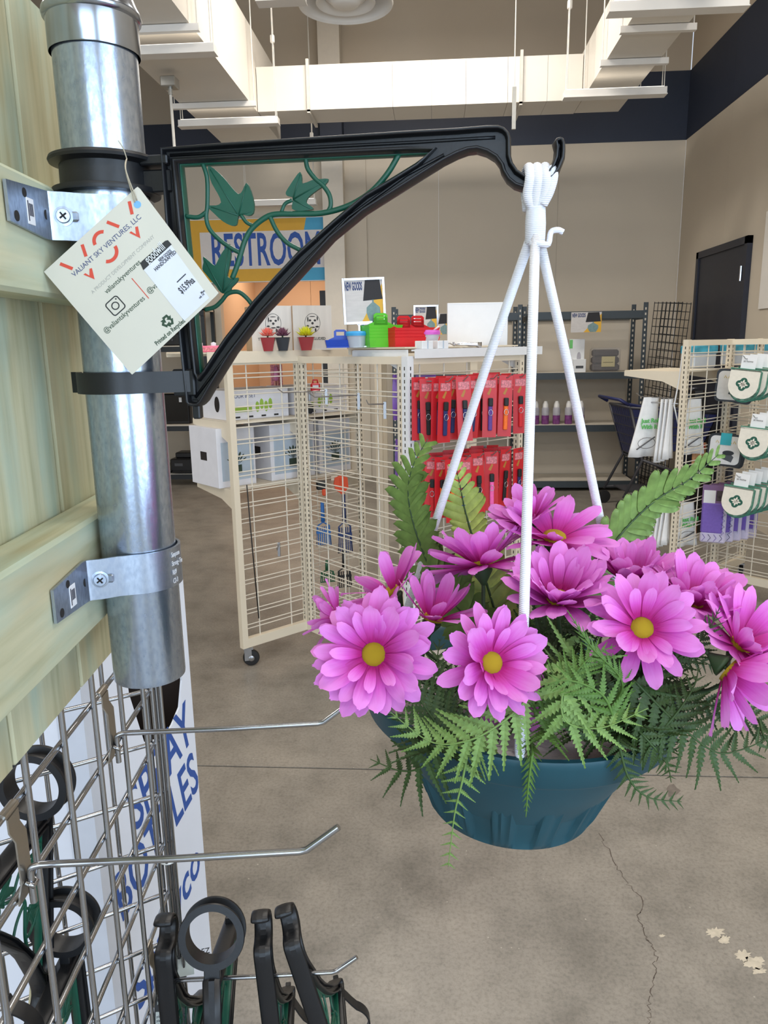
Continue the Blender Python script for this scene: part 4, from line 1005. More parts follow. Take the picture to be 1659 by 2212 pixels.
def frond(pts, mat, lab, plen, step=0.0085, ang=52, up=None, name='fern_frond', leaf=None, shape=None, r=0.0011, tail=0.0, droop=0.15, roll=0.0, base=None):
    global FR
    FR += 1; rnd = random.Random(900+FR)
    W = bez([ony(*p) for p in pts], 14)
    if base is not None: W = bez([Vector(base), W[0]],4)[:-1]+W
    seg = [0.0]
    for i in range(1,len(W)): seg.append(seg[-1]+(W[i]-W[i-1]).length)
    tot = seg[-1]; o = thing(name, lab, 'fern', W[0], group='artificial fern fronds in the hanging basket')
    w0 = W[0]
    MB().tube([p-w0 for p in W],[r*(1-0.75*i/len(W)) for i in range(len(W))],6).build('rachis', M_stem if leaf else mat, o, smooth='all')
    s = tail; k = 0; me = leaf or PIN[mat.name]
    start = next((i for i in range(len(W)) if seg[i] >= 0), 0)
    while s < tot*0.995:
        i = max(1,next(j for j in range(len(W)) if seg[j] >= s)); f = (s-seg[i-1])/max(1e-9,seg[i]-seg[i-1]); p = W[i-1].lerp(W[i],f); T = (W[i]-W[i-1]).normalized()
        N = Vector(up) if up is not None else (CC-p).normalized()
        N = (N-T*N.dot(T)).normalized(); S = T.cross(N)
        N = (N*math.cos(roll)+S*math.sin(roll)); S = T.cross(N)
        t = (s-tail)/(tot-tail); prof = shape(t) if shape else (math.sin(math.pi*min(1,t*0.86+0.14))**0.8)
        ln = plen*max(0.12,prof)*rnd.uniform(0.92,1.08)
        for sd in (-1,1):
            a = R_(ang*(1-0.35*t)+rnd.uniform(-5,5))
            ax = (T*math.cos(a)+S*(sd*math.sin(a))+N*(-droop+rnd.uniform(-0.08,0.12))).normalized()
            ay = N.cross(ax).normalized(); az = ax.cross(ay)
            if leaf and sd < 0: ay = -ay; az = -az
            M = Matrix(((ax.x,ay.x,az.x,p.x-w0.x),(ax.y,ay.y,az.y,p.y-w0.y),(ax.z,ay.z,az.z,p.z-w0.z),(0,0,0,1))) @ Matrix.Diagonal((ln,ln,ln,1))
            inst('leaflet' if leaf else 'pinna', me, o, M)
        s += step
    return o
FB = PC + Vector((0,0,-0.008))
# three broad sword-fern fronds standing up
SH = lambda t: 0.62+0.5*math.sin(math.pi*min(1,t*0.9+0.25)) if t < 0.72 else max(0.25,1.0-(t-0.72)*2.4)
frond([(930,1232,0.62),(896,1140,0.625),(882,1065,0.63),(893,1005,0.63),(924,948,0.635)],M_sword,'tall sword fern frond standing left of the left cord',0.032,0.0086,74,leaf=LEA['sword_fern'],shape=SH,r=0.0013,droop=0.02,base=FB,roll=-0.8)
frond([(1018,1150,0.64),(1004,1100,0.645),(994,1050,0.645),(985,1008,0.65)],M_swordl,'pale sword fern frond in the middle behind the left cord',0.026,0.0074,74,leaf=LEA['sword_fern_pale'],shape=SH,r=0.0011,droop=0.02,base=FB)
frond([(1310,1192,0.62),(1362,1130,0.63),(1420,1078,0.635),(1490,1035,0.64),(1552,982,0.645)],M_sword,'sword fern frond arching out to the right',0.032,0.0086,74,leaf=LEA['sword_fern'],shape=SH,r=0.0013,droop=0.02,base=FB,roll=0.85)
# feathery fronds
rimF = lambda a, dz=0.004: PC + Vector((0.1*math.cos(R_(a)),0.1*math.sin(R_(a)),dz))
frond([(1150,1500,0.462),(1085,1560,0.45),(1010,1600,0.445),(930,1602,0.45),(840,1536,0.455)],M_fernl,'bright feathery frond curling across the front left rim',0.034,0.0088,62,base=rimF(270,0.02))
frond([(1010,1628,0.449),(998,1690,0.447),(982,1760,0.45),(968,1872,0.455)],M_fernl,'long feathery frond hanging straight down the front of the pot',0.030,0.0088,64,base=rimF(250),shape=lambda t: (1.0-1.05*t if t < 0.62 else 0.34-0.2*(t-0.62)))
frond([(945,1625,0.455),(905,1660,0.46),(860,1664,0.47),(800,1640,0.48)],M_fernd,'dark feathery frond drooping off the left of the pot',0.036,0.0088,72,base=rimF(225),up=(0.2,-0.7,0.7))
frond([(1245,1420,0.47),(1215,1500,0.455),(1225,1560,0.45),(1300,1572,0.45),(1400,1530,0.45)],M_fernl,'bright feathery frond curling right of the front cord',0.033,0.0084,64,base=rimF(280,0.03))
frond([(1150,1630,0.452),(1142,1690,0.452),(1136,1765,0.455)],M_fernm,'short feathery frond folded over the front rim',0.012,0.0050,35,base=rimF(268))
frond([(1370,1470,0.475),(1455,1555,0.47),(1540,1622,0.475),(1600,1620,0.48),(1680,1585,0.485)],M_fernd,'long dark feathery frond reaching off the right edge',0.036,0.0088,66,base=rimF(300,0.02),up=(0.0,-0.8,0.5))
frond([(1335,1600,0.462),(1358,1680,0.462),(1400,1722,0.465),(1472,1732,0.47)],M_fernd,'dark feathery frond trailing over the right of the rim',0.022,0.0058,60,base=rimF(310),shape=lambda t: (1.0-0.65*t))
frond([(1400,1450,0.50),(1470,1420,0.495),(1525,1370,0.49),(1556,1310,0.485)],M_fernd,'small feathery frond rising in front of the right daisies',0.018,0.0054,50,base=rimF(320,0.03))
frond([(1290,1560,0.47),(1345,1480,0.462),(1280,1400,0.458),(1225,1318,0.455)],M_fernm,'folded feathery frond standing up right of the front cord',0.013,0.0056,32,base=rimF(290,0.02))
frond([(1180,1590,0.462),(1220,1490,0.46),(1275,1420,0.462),(1330,1395,0.465)],M_fernm,'mid-green feathery frond rising below the cup-shaped daisy',0.024,0.0056,55,base=rimF(275,0.02))
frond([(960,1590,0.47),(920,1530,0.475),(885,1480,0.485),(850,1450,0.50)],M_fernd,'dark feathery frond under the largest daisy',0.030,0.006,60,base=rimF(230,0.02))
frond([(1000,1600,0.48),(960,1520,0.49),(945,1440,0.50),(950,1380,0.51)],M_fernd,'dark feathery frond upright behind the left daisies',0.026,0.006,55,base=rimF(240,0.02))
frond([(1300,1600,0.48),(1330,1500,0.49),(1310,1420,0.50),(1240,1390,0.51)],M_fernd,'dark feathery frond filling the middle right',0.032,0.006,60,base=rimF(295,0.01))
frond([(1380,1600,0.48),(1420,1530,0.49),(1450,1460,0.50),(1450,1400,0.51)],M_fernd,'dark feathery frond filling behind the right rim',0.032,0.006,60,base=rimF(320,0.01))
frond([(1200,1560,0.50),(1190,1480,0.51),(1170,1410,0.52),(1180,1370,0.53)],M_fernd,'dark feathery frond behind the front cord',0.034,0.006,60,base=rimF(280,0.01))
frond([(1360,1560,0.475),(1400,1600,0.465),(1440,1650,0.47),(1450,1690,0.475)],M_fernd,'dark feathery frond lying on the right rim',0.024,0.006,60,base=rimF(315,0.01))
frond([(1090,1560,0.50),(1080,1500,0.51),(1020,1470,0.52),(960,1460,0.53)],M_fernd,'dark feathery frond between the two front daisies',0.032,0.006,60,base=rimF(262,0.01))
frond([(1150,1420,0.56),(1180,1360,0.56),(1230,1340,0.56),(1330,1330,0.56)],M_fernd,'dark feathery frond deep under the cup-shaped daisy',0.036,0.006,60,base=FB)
frond([(1400,1420,0.55),(1450,1400,0.55),(1500,1420,0.545),(1560,1450,0.54)],M_fernd,'dark feathery frond deep behind the right daisies',0.034,0.006,60,base=FB)
frond([(1240,1600,0.47),(1270,1530,0.475),(1310,1480,0.48),(1370,1450,0.49)],M_fernd,'dark feathery frond between the cord and the oval-disc daisy',0.030,0.007,60,base=rimF(285,0.01))
frond([(1420,1590,0.468),(1470,1530,0.47),(1500,1480,0.475),(1510,1440,0.48)],M_fernd,'dark feathery frond rising at the right rim',0.026,0.007,58,base=rimF(325,0.01))
frond([(1330,1560,0.455),(1300,1500,0.452),(1230,1470,0.45),(1170,1480,0.45)],M_fernm,'mid-green feathery frond arching left across the middle',0.024,0.0076,60,base=rimF(300,0.02))
frond([(1640,1555,0.50),(1650,1590,0.49),(1670,1610,0.49),(1700,1600,0.49)],M_fernd,'feathery frond tip below the drooping daisy at the edge',0.022,0.006,60,base=rimF(330,0.02))
# ================================================================ cream H-shaped wire gondola on casters, with its stock
M_cream = pm('cream_enamel', (226,214,192), 0.4, var=0.02, scale=6); M_creamw = pm('wire_cream', (222,214,198), 0.4, var=0.02); M_enamel = pm('white_enamel', (228,230,232), 0.4, var=0.02)
M_slot = pm('slot_dark', (60,54,46), 0.9); M_rubber = pm('rubber_black', (26,26,27), 0.5); M_hookm = pm('hook_steel', (172,172,174), 0.3, metal=0.9)
_s = math.sqrt(0.5)
E1 = Vector((_s,_s,0)); E2 = Vector((_s,-_s,0))
G1 = Vector((-0.905,3.343,0)); G2 = G1+E1*0.37; GE = G1+E1*0.74; G3 = G2+E2*0.76; GF = G3+E1*0.70
GZ0, GZ1 = 0.095, 1.43
gon = thing('wire_gondola', 'cream H-shaped wire gondola on casters behind the hanging basket', 'display rack', (G2.x,G2.y,0))
def gl(p, z=None): return (p.x-G2.x, p.y-G2.y, (p.z if z is None else z))
def post_(p, dirv, mat, w=0.03, parent=gon, o0=None, z0=GZ0, z1=GZ1+0.02, slots=True):
    o0 = o0 or gl; M = frame(o0(p,0), dirv, (0,0,1))          # x along the panel, y up
    b = MB().bx(-w/2,w/2,z0,z1,-w/2,w/2,M).build('upright', mat, parent)
    if not slots: return b
    k = 0; z = z0+0.03
    sl = MB()
    while z < z1-0.03:
        for s in (-1,1):
            sl.bx(-0.0025,0.0025,z,z+0.014,s*w/2-0.0006,s*w/2+0.0006,M); sl.bx(s*w/2-0.0006,s*w/2+0.0006,z,z+0.014,-0.0025,0.0025,M)
        z += 0.0254
    q = sl.build('slots', M_slot, b); q['kind'] = 'stuff'
    return b
def wirepanel(a, b, parent, o0, z0, z1, nv, mat=M_creamw, pitch=0.0735, r=0.0028, rails=True, railmat=M_cream):
    d = (b-a).normalized(); Lp = (b-a).length; nn = Vector((-d.y,d.x,0))
    a2 = a+d*0.016; b2 = b-d*0.016
    z = z1-0.05; k = 0
    while z > z0+0.05:
        for dz in (0.0,-0.019):
            wire('grid_wire', o0(a2,z+dz), o0(b2,z+dz), r, mat, parent)
        z -= pitch
    for i in range(nv):
        p = a.lerp(b,(i+0.5)/nv)+nn*0.004; wire('grid_wire', o0(p,z0+0.03), o0(p,z1-0.01), r*1.15, mat, parent)
    if rails:
        M = frame(o0(a,0), d, (0,0,1))
        for za,zb in ((z0,z0+0.045),(z1-0.012,z1+0.018)):
            MB().bx(0.014,Lp-0.014,za,zb,-0.014,0.014,M).build('panel_rail', railmat, parent)
for p,d in ((G2,E1),(GE,E1),(GF,E1)): post_(p,d,M_cream)
post_(G1,E1,M_cream,slots=False)
post_(G2+E2*0.035,E2,M_cream,0.024)
post_(G3,E1,M_enamel,0.034)
post_(G3-E2*0.032,E2,M_cream,0.024)
wirepanel(G1,G2,gon,gl,GZ0,GZ1,2); wirepanel(G2,GE,gon,gl,GZ0,GZ1,2); wirepanel(G2,G3,gon,gl,GZ0,GZ1,6); wirepanel(G3,GF,gon,gl,GZ0,GZ1,5)
def caster(p, ang, parent, o0):
    o = Vector(o0(p,0)); M = TR(*o) @ RZ(ang)
    f = MB().bx(-0.022,0.022,-0.018,0.018,0.084,0.094,M).bx(-0.02,0.014,-0.0165,-0.014,0.03,0.086,M).bx(-0.02,0.014,0.014,0.0165,0.03,0.086,M).build('caster', M_hookm, parent)
    MB().lathe([(0.022,-0.012),(0.036,-0.011),(0.0395,-0.006),(0.0395,0.006),(0.036,0.011),(0.022,0.012)],28,M @ TR(0.012,0,0.0396) @ RX(R_(90))).build('wheel', M_rubber, f, smooth=40)
    MB().lathe([(0.012,-0.018),(0.014,-0.0165),(0.014,0.0165),(0.012,0.018)],16,M @ TR(0.012,0,0.0396) @ RX(R_(90))).build('hub', M_hookm, f, smooth=40)
for p,a in ((G1+E1*0.02,0.3),(GE,1.0),(G3,2.0),(GF-E1*0.02,0.6)): caster(p,a,gon,gl)
def bracket(p, d, z, ln, mat, parent, o0, th=0.0035, off=0.0):
    M = frame(o0(p,0), d, (0,0,1))
    return MB().prism([(0.01,z-0.10),(0.016,z-0.10),(ln*0.35,z-0.055),(ln,z-0.028),(ln,z-0.004),(ln-0.01,z),(0.01,z)],off-th/2,off+th/2,M).build('shelf_bracket', mat, parent)
def shelf_(a, b, nd, z, dep, mat, parent, o0, lip=0.03, name='shelf_board'):
    d = (b-a).normalized(); Lp = (b-a).length; M = frame(o0(a,0), d, (0,0,1)); sg = 1 if Vector((M.col[2][0],M.col[2][1],0)).dot(nd) > 0 else -1
    zs = sorted((sg*0.012, sg*dep)); mb = MB().bx(0,Lp,z-0.006,z,zs[0],zs[1],M)
    zl = sorted((sg*dep, sg*(dep+0.004))); mb.bx(0,Lp,z-lip,z+0.002,zl[0],zl[1],M)
    return mb.build(name, mat, parent)
NE2 = -E2
for z in (1.166,0.858):
    for p in (G1,G2,GE): bracket(p,NE2,z,0.36,M_cream,gon,gl,off=0.0)
    shelf_(G1,GE,NE2,z,0.355,M_cream,gon,gl)
# top cover board over the left wing with fascia towards the camera, and the shelf over the right wing
shelf_(G1-E1*0.11,GE-E1*0.05,NE2,1.475,0.36,M_cream,gon,gl,0.02,'top_board')
shelf_(G1-E1*0.11,GE-E1*0.05,E2,1.475,0.02,M_cream,gon,gl,0.048,'top_fascia')
bracket(G3,NE2,1.475,0.36,M_enamel,gon,gl,off=0.012); bracket(GF,NE2,1.475,0.36,M_enamel,gon,gl)
shelf_(G3,GF,NE2,1.485,0.37,M_cream,gon,gl,0.03,'top_board')
shelf_(G3+E1*0.01,GF+E1*0.12,E2,1.475,0.03,M_enamel,gon,gl,0.034,'top_fascia')
MB().tube([gl(G1+E1*0.05+E2*0.02,0.88),gl(G1+E1*0.06+E2*0.02,0.6),gl(G1+E1*0.075+E2*0.02,0.23)],0.003,6).build('black_cable', M_rubber, gon, smooth='all')
# peg hooks on the gondola
def ghook(p, d, z, L, parent=gon, o0=gl):
    a = Vector(o0(p,z)); d = Vector(d)
    return MB().tube([a,a+Vector((0,0,-0.004))+d*0.012,a+d*L*0.9,a+d*L+Vector((0,0,0.018))],0.0026,6).cbox(a+Vector((0,0,-0.03)),(0.012,0.012,0.07)).build('peg_hook', M_hookm, parent, smooth=40)
ghook(G2+E2*0.22,-E1,1.30,0.26); ghook(G2+E2*0.45,-E1,1.29,0.26); ghook(G1+E1*0.22,E2*0.8-E1*0.6,0.57,0.14); ghook(G2+E2*0.62,-E1,1.26,0.10)
# ---------------------------------------------------------------- cartons on the left shelves
M_ctn = pm('carton_pale', (224,224,230), 0.6, var=0.03); M_ctnbl = pm('carton_blue_tint', (178,192,206), 0.55, var=0.05); M_lime = pm('print_lime', (150,186,72), 0.6, var=0.1); M_ctnh = pm('hand_hole', (34,28,26), 0.9)
M_dkgreen = pm('print_dark_green', (48,66,54), 0.6, var=0.3, scale=60)
def box_thing(name, lab, cat, c, z, w, d, h, rz, mat, group=None):
    t = thing(name, lab, cat, (c.x,c.y,z), rz, group=group)
    MB().bbox((0,0,h/2),(w,d,h),0.0015).build('box_body', mat, t)
    return t
RZ45 = math.atan2(E1.y,E1.x)
for k,tt in enumerate((0.20,0.56)):
    t = box_thing('long_carton','long white carton with lime green print on the upper shelf, '+('left one' if k==0 else 'right one'),'carton',G1+E1*tt+NE2*0.20,1.1665,0.33,0.24,0.135,RZ45,M_ctn,'long cartons on the gondola shelf')
    MB().bx(-0.15,-0.04,-0.1206,-0.12,0.035,0.058).build('printed_stripe', M_lime, t)
    for i in range(4): MB().lathe([(0.016,0),(0.016,0.0006),(0.0003,0.0006)],8,TR(-0.01+0.024*i,-0.12,0.055+0.012*(i%2)) @ RX(R_(90)) @ Matrix.Diagonal((0.7,1.6,1,1))).build('printed_glass', M_lime, t)
    for i in range(4): MB().bx(-0.13+0.07*i,-0.105+0.07*i,-0.1206,-0.12,0.008,0.016).build('printed_mark', M_blkink, t)
    text('lettering','POUR & SET',0.024,M_navyink,t,TR(-0.145,-0.1202,0.1) @ RX(R_(90)))
    MB().lathe([(0.028,0),(0.028,0.001),(0.0003,0.001)],20,TR(-0.1655,-0.02,0.07) @ RY(R_(-90)) @ Matrix.Diagonal((1.3,0.8,1,1))).build('hand_hole', M_ctnh, t)
for k,(tt,ww) in enumerate(((0.07,0.20),(0.38,0.26),(0.64,0.2))):
    t = box_thing('tall_carton','tall white carton with a plant picture on the lower shelf, '+('leftmost','middle','rightmost')[k],'carton',G1+E1*tt+NE2*(0.2 if k else 0.22),0.8585,ww,0.24 if k else 0.26,0.275,RZ45,M_ctn,'tall cartons on the gondola shelf')
    dd = 0.12 if k else 0.13
    MB().bx(-ww/2+0.02,ww/2-0.01,-dd-0.0006,-dd,0.03,0.21).build('picture_panel', M_ctnbl, t)
    for i in range(7): 
        a = R_(-60+20*i); MB().add([(0.0,-dd-0.0012,0.10),(0.05*math.sin(a)-0.006,-dd-0.0012,0.10+0.055*math.cos(a)),(0.06*math.sin(a),-dd-0.0012,0.10+0.065*math.cos(a)),(0.05*math.sin(a)+0.006,-dd-0.0012,0.10+0.055*math.cos(a))],[(0,1,2,3)]).build('printed_leaf', M_dkgreen, t)
    MB().bx(-0.025,0.025,-dd-0.0011,-dd-0.0006,0.06,0.10).build('printed_planter', M_dkgreen, t)
    MB().bx(-ww/2-0.0006,-ww/2,-0.03,0.03,0.12,0.16).build('side_slot', M_ctnh, t)
# ---------------------------------------------------------------- on the top board: two printed cartons and three succulents
M_barn = pm('barnwood_print', (212,208,202), 0.65, var=0.10, scale=30, stretch=(1,1,0.08)); M_kraft = pm('kraft_side', (176,150,120), 0.7, var=0.08); M_charc = pm('ink_charcoal', (52,52,54), 0.6)
ZT = 1.4755
for k,(px0,px1,yb) in enumerate(((546,631,748),(634,711,746))):
    Yb = 3.62+0.05*k; a = ony(px0,yb,Yb); b = ony(px1,yb,Yb); w = (b-a).length*1.10
    t = thing('gift_carton','pale wood-print carton with a round dog emblem on the top board, '+('left of the pair' if k==0 else 'right of the pair'),'carton',((a.x+b.x)/2-0.02,Yb+0.06,ZT),R_(24),group='dog emblem cartons')
    h = 0.205
    MB().bbox((0,0,h/2),(w,0.15,h),0.0015).build('box_body', M_kraft, t)
    MB().bx(-w/2,w/2,-0.0762,-0.075,0,h).build('printed_front', M_barn, t)
    em = MB(); n = 30
    em.tube([(0.037*math.cos(2*math.pi*i/n),-0.0764,0.125+0.044*math.sin(2*math.pi*i/n)) for i in range(n)],0.0009,6,closed=True)
    em.build('emblem_ring', M_charc, t)
    for (ex_,ez_,rx_,rz_) in ((-0.012,0.137,0.006,0.005),(0.012,0.137,0.006,0.005),(0,0.124,0.006,0.006),(-0.024,0.112,0.007,0.004),(0.022,0.108,0.009,0.004),(0,0.105,0.012,0.003),(-0.014,0.095,0.004,0.008),(0.014,0.093,0.004,0.009),(-0.022,0.142,0.003,0.012),(0.024,0.146,0.003,0.010),(0,0.155,0.014,0.002)):
        MB().lathe([(1,0),(1,1),(0.001,1)],12,TR(ex_,-0.0763,ez_) @ RX(R_(90)) @ Matrix.Diagonal((rx_,rz_,0.0005,1))).build('emblem_mark', M_charc, t)
    text('lettering','TREAT INCLUDED',0.017,M_charc,t,TR(-0.075,-0.0765,0.048) @ RX(R_(90)),xs=0.98,bold=0.02)
M_potred = pm('glazed_red', (150,44,48), 0.25, var=0.06, coat=0.3); M_potblk = pm('glazed_black', (40,42,48), 0.25, coat=0.3)
def leafm(name, mat):
    me = bpy.data.meshes.new(name); me.from_pydata([(0,0,0),(0.35,-0.13,0.05),(0.7,-0.11,0.12),(1,0,0.25),(0.7,0.11,0.12),(0.35,0.13,0.05),(0.5,0,-0.06)],[],[(0,1,6),(1,2,6),(2,3,6),(3,4,6),(4,5,6),(5,0,6)]); me.materials.append(mat); me.update(); return me
for k,(px_,pm_,lc,lab) in enumerate(((580,M_potred,(232,120,104),'succulent with coral leaves in a small red pot'),(612,M_potblk,(120,72,92),'succulent with dusky purple leaves in a small black pot'),(662,M_potred,(214,214,40),'succulent with lime yellow leaves in a small red pot'))):
    c = ony(px_,766,3.355+0.36*(px_-491)/285); sc = 1.0 if k < 2 else 1.15
    t = thing('potted_succulent', lab, 'plant', (c.x,c.y,ZT))
    mb = MB(); vs = []
    for r,z in ((0.021*sc,0),(0.033*sc,0.058),(0.035*sc,0.06),(0.03*sc,0.06),(0.028*sc,0.052)):
        for X,Y in ((-1,-1),(0,-1.12),(1,-1),(1.12,0),(1,1),(0,1.12),(-1,1),(-1.12,0)): vs.append((X*r*0.93,Y*r*0.93,z))
    fs = [tuple(range(7,-1,-1))]+[(i*8+j,i*8+(j+1)%8,(i+1)*8+(j+1)%8,(i+1)*8+j) for i in range(4) for j in range(8)]+[tuple(range(32,40))]
    mb.add(vs,fs,RZ(0.2)).build('pot', pm_, t, smooth=25)
    lm = leafm('succulent_leaf', pm('succulent_%d' % k, lc, 0.5, var=0.12, scale=40))
    for lay,(cnt,el,ln) in enumerate(((9,10,0.046),(8,32,0.042),(6,55,0.034),(4,75,0.024))):
        for i in range(cnt):
            inst('leaf', lm, t, TR(0,0,0.066+0.004*lay) @ RZ(2*math.pi*(i+0.5*lay)/cnt) @ RY(-R_(el)) @ Matrix.Scale(ln*sc,4))
    MB().tube([(0,0,0.05),(0,0,0.07)],0.004).build('stalk', M_stem, t)
# ---------------------------------------------------------------- on the right board: sign, caddies, tubs, boxes
def rt(t, dpt, z=1.486): p = G3+E1*t+NE2*dpt; return Vector((p.x,p.y,z))
M_sky = pm('print_grey_board', (206,202,200), 0.6, var=0.06, scale=20, stretch=(1,1,6)); M_lampk = pm('print_black', (34,32,36), 0.6); M_teal2 = pm('print_vase', (120,148,150), 0.6, var=0.12, scale=60); M_gold = pm('print_gold', (226,176,62), 0.6, var=0.04); M_goodnavy = pm('print_navy', (40,60,110), 0.6)
def lamp_poster(t, w, h, y0, lettering=True):
    """NEW GOODS poster in the xz plane facing -y, centre at origin"""
    MB().bx(-w/2,w/2,y0-0.001,y0,-h/2,h/2).build('poster_sheet', M_sky, t)
    MB().prism([(-w*0.08,-h/2),(w/2,-h/2),(w/2,h*0.42)],0,0.0006,TR(0,y0-0.001,0) @ RX(R_(90))).build('gold_wedge', M_gold, t)
    MB().prism([(-0.02*w,0.0*h),(0.48*w,0.03*h),(0.42*w,0.49*h),(0.05*w,0.48*h)],0,0.0009,TR(0,y0-0.001,0) @ RX(R_(90))).build('printed_shade', M_lampk, t)
    n = 14; pr = [(-0.09,-0.5),(-0.13,-0.42),(-0.17,-0.28),(-0.16,-0.16),(-0.06,-0.07),(-0.02,-0.04),(-0.02,0.03),(0.02,0.03),(0.02,-0.04),(0.06,-0.07),(0.16,-0.16),(0.17,-0.28),(0.13,-0.42),(0.09,-0.5)]
    MB().prism([(w*0.23+p[0]*w*1.05,p[1]*h*0.98) for p in pr],0,0.0009,TR(0,y0-0.001,0) @ RX(R_(90))).build('printed_vase', M_teal2, t)
    if lettering: text('lettering','NEW GOODS',h*0.26,M_goodnavy,t,TR(-w*0.47,y0-0.0012,h*0.26) @ RX(R_(90)),bold=0.045,xs=1.0); _TXT[-1]['_fit'] = w*0.44
def frame_sign(lab, c, w, h, rz, stand, tilt_=0.0):
    t = thing('sign_holder', lab, 'sign', c, 0, rot=(0,tilt_,rz))
    for x0,x1,z0,z1 in ((-w/2-0.006,-w/2+0.003,-h/2-0.006,h/2+0.006),(w/2-0.003,w/2+0.006,-h/2-0.006,h/2+0.006),(-w/2,w/2,h/2-0.003,h/2+0.006),(-w/2,w/2,-h/2-0.006,-h/2+0.003)):
        MB().bx(x0,x1,-0.008,0.006,z0,z1).build('chrome_frame', M_chrome, t)
    lamp_poster(t,w,h,0.0)
    if stand:
        for s in (-1,1): MB().bx(s*0.026-0.004,s*0.026+0.004,-0.004,0.004,-h/2-stand,-h/2).build('stand_leg', M_chrome, t)
        MB().bx(-0.034,0.034,-0.004,0.004,-h/2-0.01,-h/2-0.002).build('stand_bar', M_chrome, t); MB().bx(-0.06,0.06,-0.04,0.04,-h/2-stand-0.004,-h/2-stand).build('stand_base', M_chrome, t)
    return t
c = ony(786,650,3.26); frame_sign('framed NEW GOODS lamp poster on a chrome stand above the green caddies',(c.x,c.y,c.z),0.165,0.172,R_(14),c.z-0.086-1.492,R_(-2))
c = ony(920,690,4.6); frame_sign('smaller framed NEW GOODS poster on a chrome stand farther back',(c.x,c.y,c.z),0.132,0.15,R_(6),0.115)
t = thing('display_table','cream display table hidden behind the collar display','table',(c.x,c.y,0)); MB().bx(-0.3,0.3,-0.25,0.25,c.z-0.225,c.z-0.195).build('table_top', M_cream, t)
for X in (-0.27,0.27):
    for Y in (-0.22,0.22): MB().bx(X-0.02,X+0.02,Y-0.02,Y+0.02,0,c.z-0.225).build('table_leg', M_cream, t)
def caddy(lab, c, mat, rz, n, sc=1.0, group=None):
    for i in range(n):
        t = thing('craft_caddy', lab if n == 1 else lab+', '+('topmost','second from top','third from top','fourth from top','fifth from top','lowest')[n-1-i], 'caddy', (c.x,c.y,c.z+i*0.015*sc), rz, group=group)
        w,d,h = 0.082*sc,0.055*sc,0.045*sc
        for s in (-1,1):
            MB().add([(-w,s*d,0.004),(w,s*d,0.004),(w*1.1,s*d*1.2,h),(-w*1.1,s*d*1.2,h),(-w,s*d*0.96,0.004),(w,s*d*0.96,0.004),(w*1.07,s*d*1.15,h),(-w*1.07,s*d*1.15,h)],[(0,1,2,3),(7,6,5,4),(3,2,6,7),(0,4,5,1),(0,3,7,4),(1,5,6,2)]).build('tray_side', mat, t)
            MB().add([(s*w,-d,0.004),(s*w,d,0.004),(s*w*1.1,d*1.2,h),(s*w*1.1,-d*1.2,h),(s*w*0.96,-d,0.004),(s*w*0.96,d,0.004),(s*w*1.06,d*1.15,h),(s*w*1.06,-d*1.15,h)],[(0,1,2,3),(7,6,5,4),(3,2,6,7),(0,4,5,1),(0,3,7,4),(1,5,6,2)]).build('tray_side', mat, t)
        MB().bx(-w,w,-d,d,0.0,0.005).build('tray_floor', mat, t)
        hb_ = MB(); lp_o = [(-w*0.95,0.005),(w*0.95,0.005),(w*0.85,h*1.05),(w*0.45,h*1.35),(w*0.45,h*2.1),(w*0.3,h*2.3),(-w*0.3,h*2.3),(-w*0.45,h*2.1),(-w*0.45,h*1.35),(-w*0.85,h*1.05)]; lp_i = [(w*0.28,h*1.55),(w*0.28,h*2.02),(-w*0.28,h*2.02),(-w*0.28,h*1.55)]
        pl_ = plate([lp_o,lp_i],-0.002,0.002); hd = fix_normals(pl_.build('handle_wall', mat, t)); hd.rotation_euler = (R_(90),0,0)
M_blu = pm('plastic_blue', (28,70,178), 0.35, var=0.05); M_gre = pm('plastic_green', (96,200,52), 0.35, var=0.05); M_redp = pm('plastic_red', (206,28,40), 0.35, var=0.05)
def at_x(px_, dpt, z=1.486):
    best = None
    for i in range(200):
        p = rt(-0.3+1.1*i/199, dpt, z); v = p-CC; x = 829.5+FPX*v.dot(CR)/v.dot(CF)
        if best is None or abs(x-px_) < best[0]: best = (abs(x-px_),p)
    return best[1]
caddy('blue craft caddy at the left end of the right board',at_x(736,0.34),M_blu,R_(10),1,0.72)
caddy('blue craft caddy behind the chrome sign legs',at_x(778,0.33)+Vector((0.03,0.08,0)),M_blu,R_(30),2,0.9,'blue craft caddies')
caddy('lime green craft caddy in the tall green stack',at_x(822,0.22),M_gre,R_(28),5,0.85,'lime green craft caddies')
caddy('red craft caddy in the front red stack',at_x(872,0.15),M_redp,R_(34),4,0.85,'red craft caddies')
caddy('red craft caddy in the rear red stack',at_x(902,0.28),M_redp,R_(34),4,0.9,'red craft caddies')
M_clear = pm('clear_plastic', (214,222,232), 0.15, var=0.02, alpha=0.55, spec=0.6); M_lidb = pm('lid_blue', (60,160,218), 0.35); M_lidp = pm('lid_purple', (206,92,196), 0.35); M_pinkh = pm('handle_cream', (236,222,206), 0.4)
def tub(lab, c, lid, handle):
    t = thing('lidded_tub', lab, 'tub', c)
    MB().lathe([(0.034,0.0),(0.044,0.05),(0.043,0.05),(0.033,0.002)],24).build('tub_body', M_clear, t, smooth=40)
    MB().lathe([(0.047,0.048),(0.048,0.058),(0.042,0.066),(0.0005,0.068)],24).build('lid', lid, t, smooth=40)
    if handle:
        MB().tube([(-0.04-0.02*math.sin(math.pi*i/8),0,0.012+0.034*i/8) for i in range(9)],0.005,8).build('handle', M_pinkh, t, smooth='all')
        MB().tube([(0.02,0,0.066),(0.036,0,0.078),(0.042,0,0.082)],0.004,8).build('straw', M_pinkh, t, smooth='all')
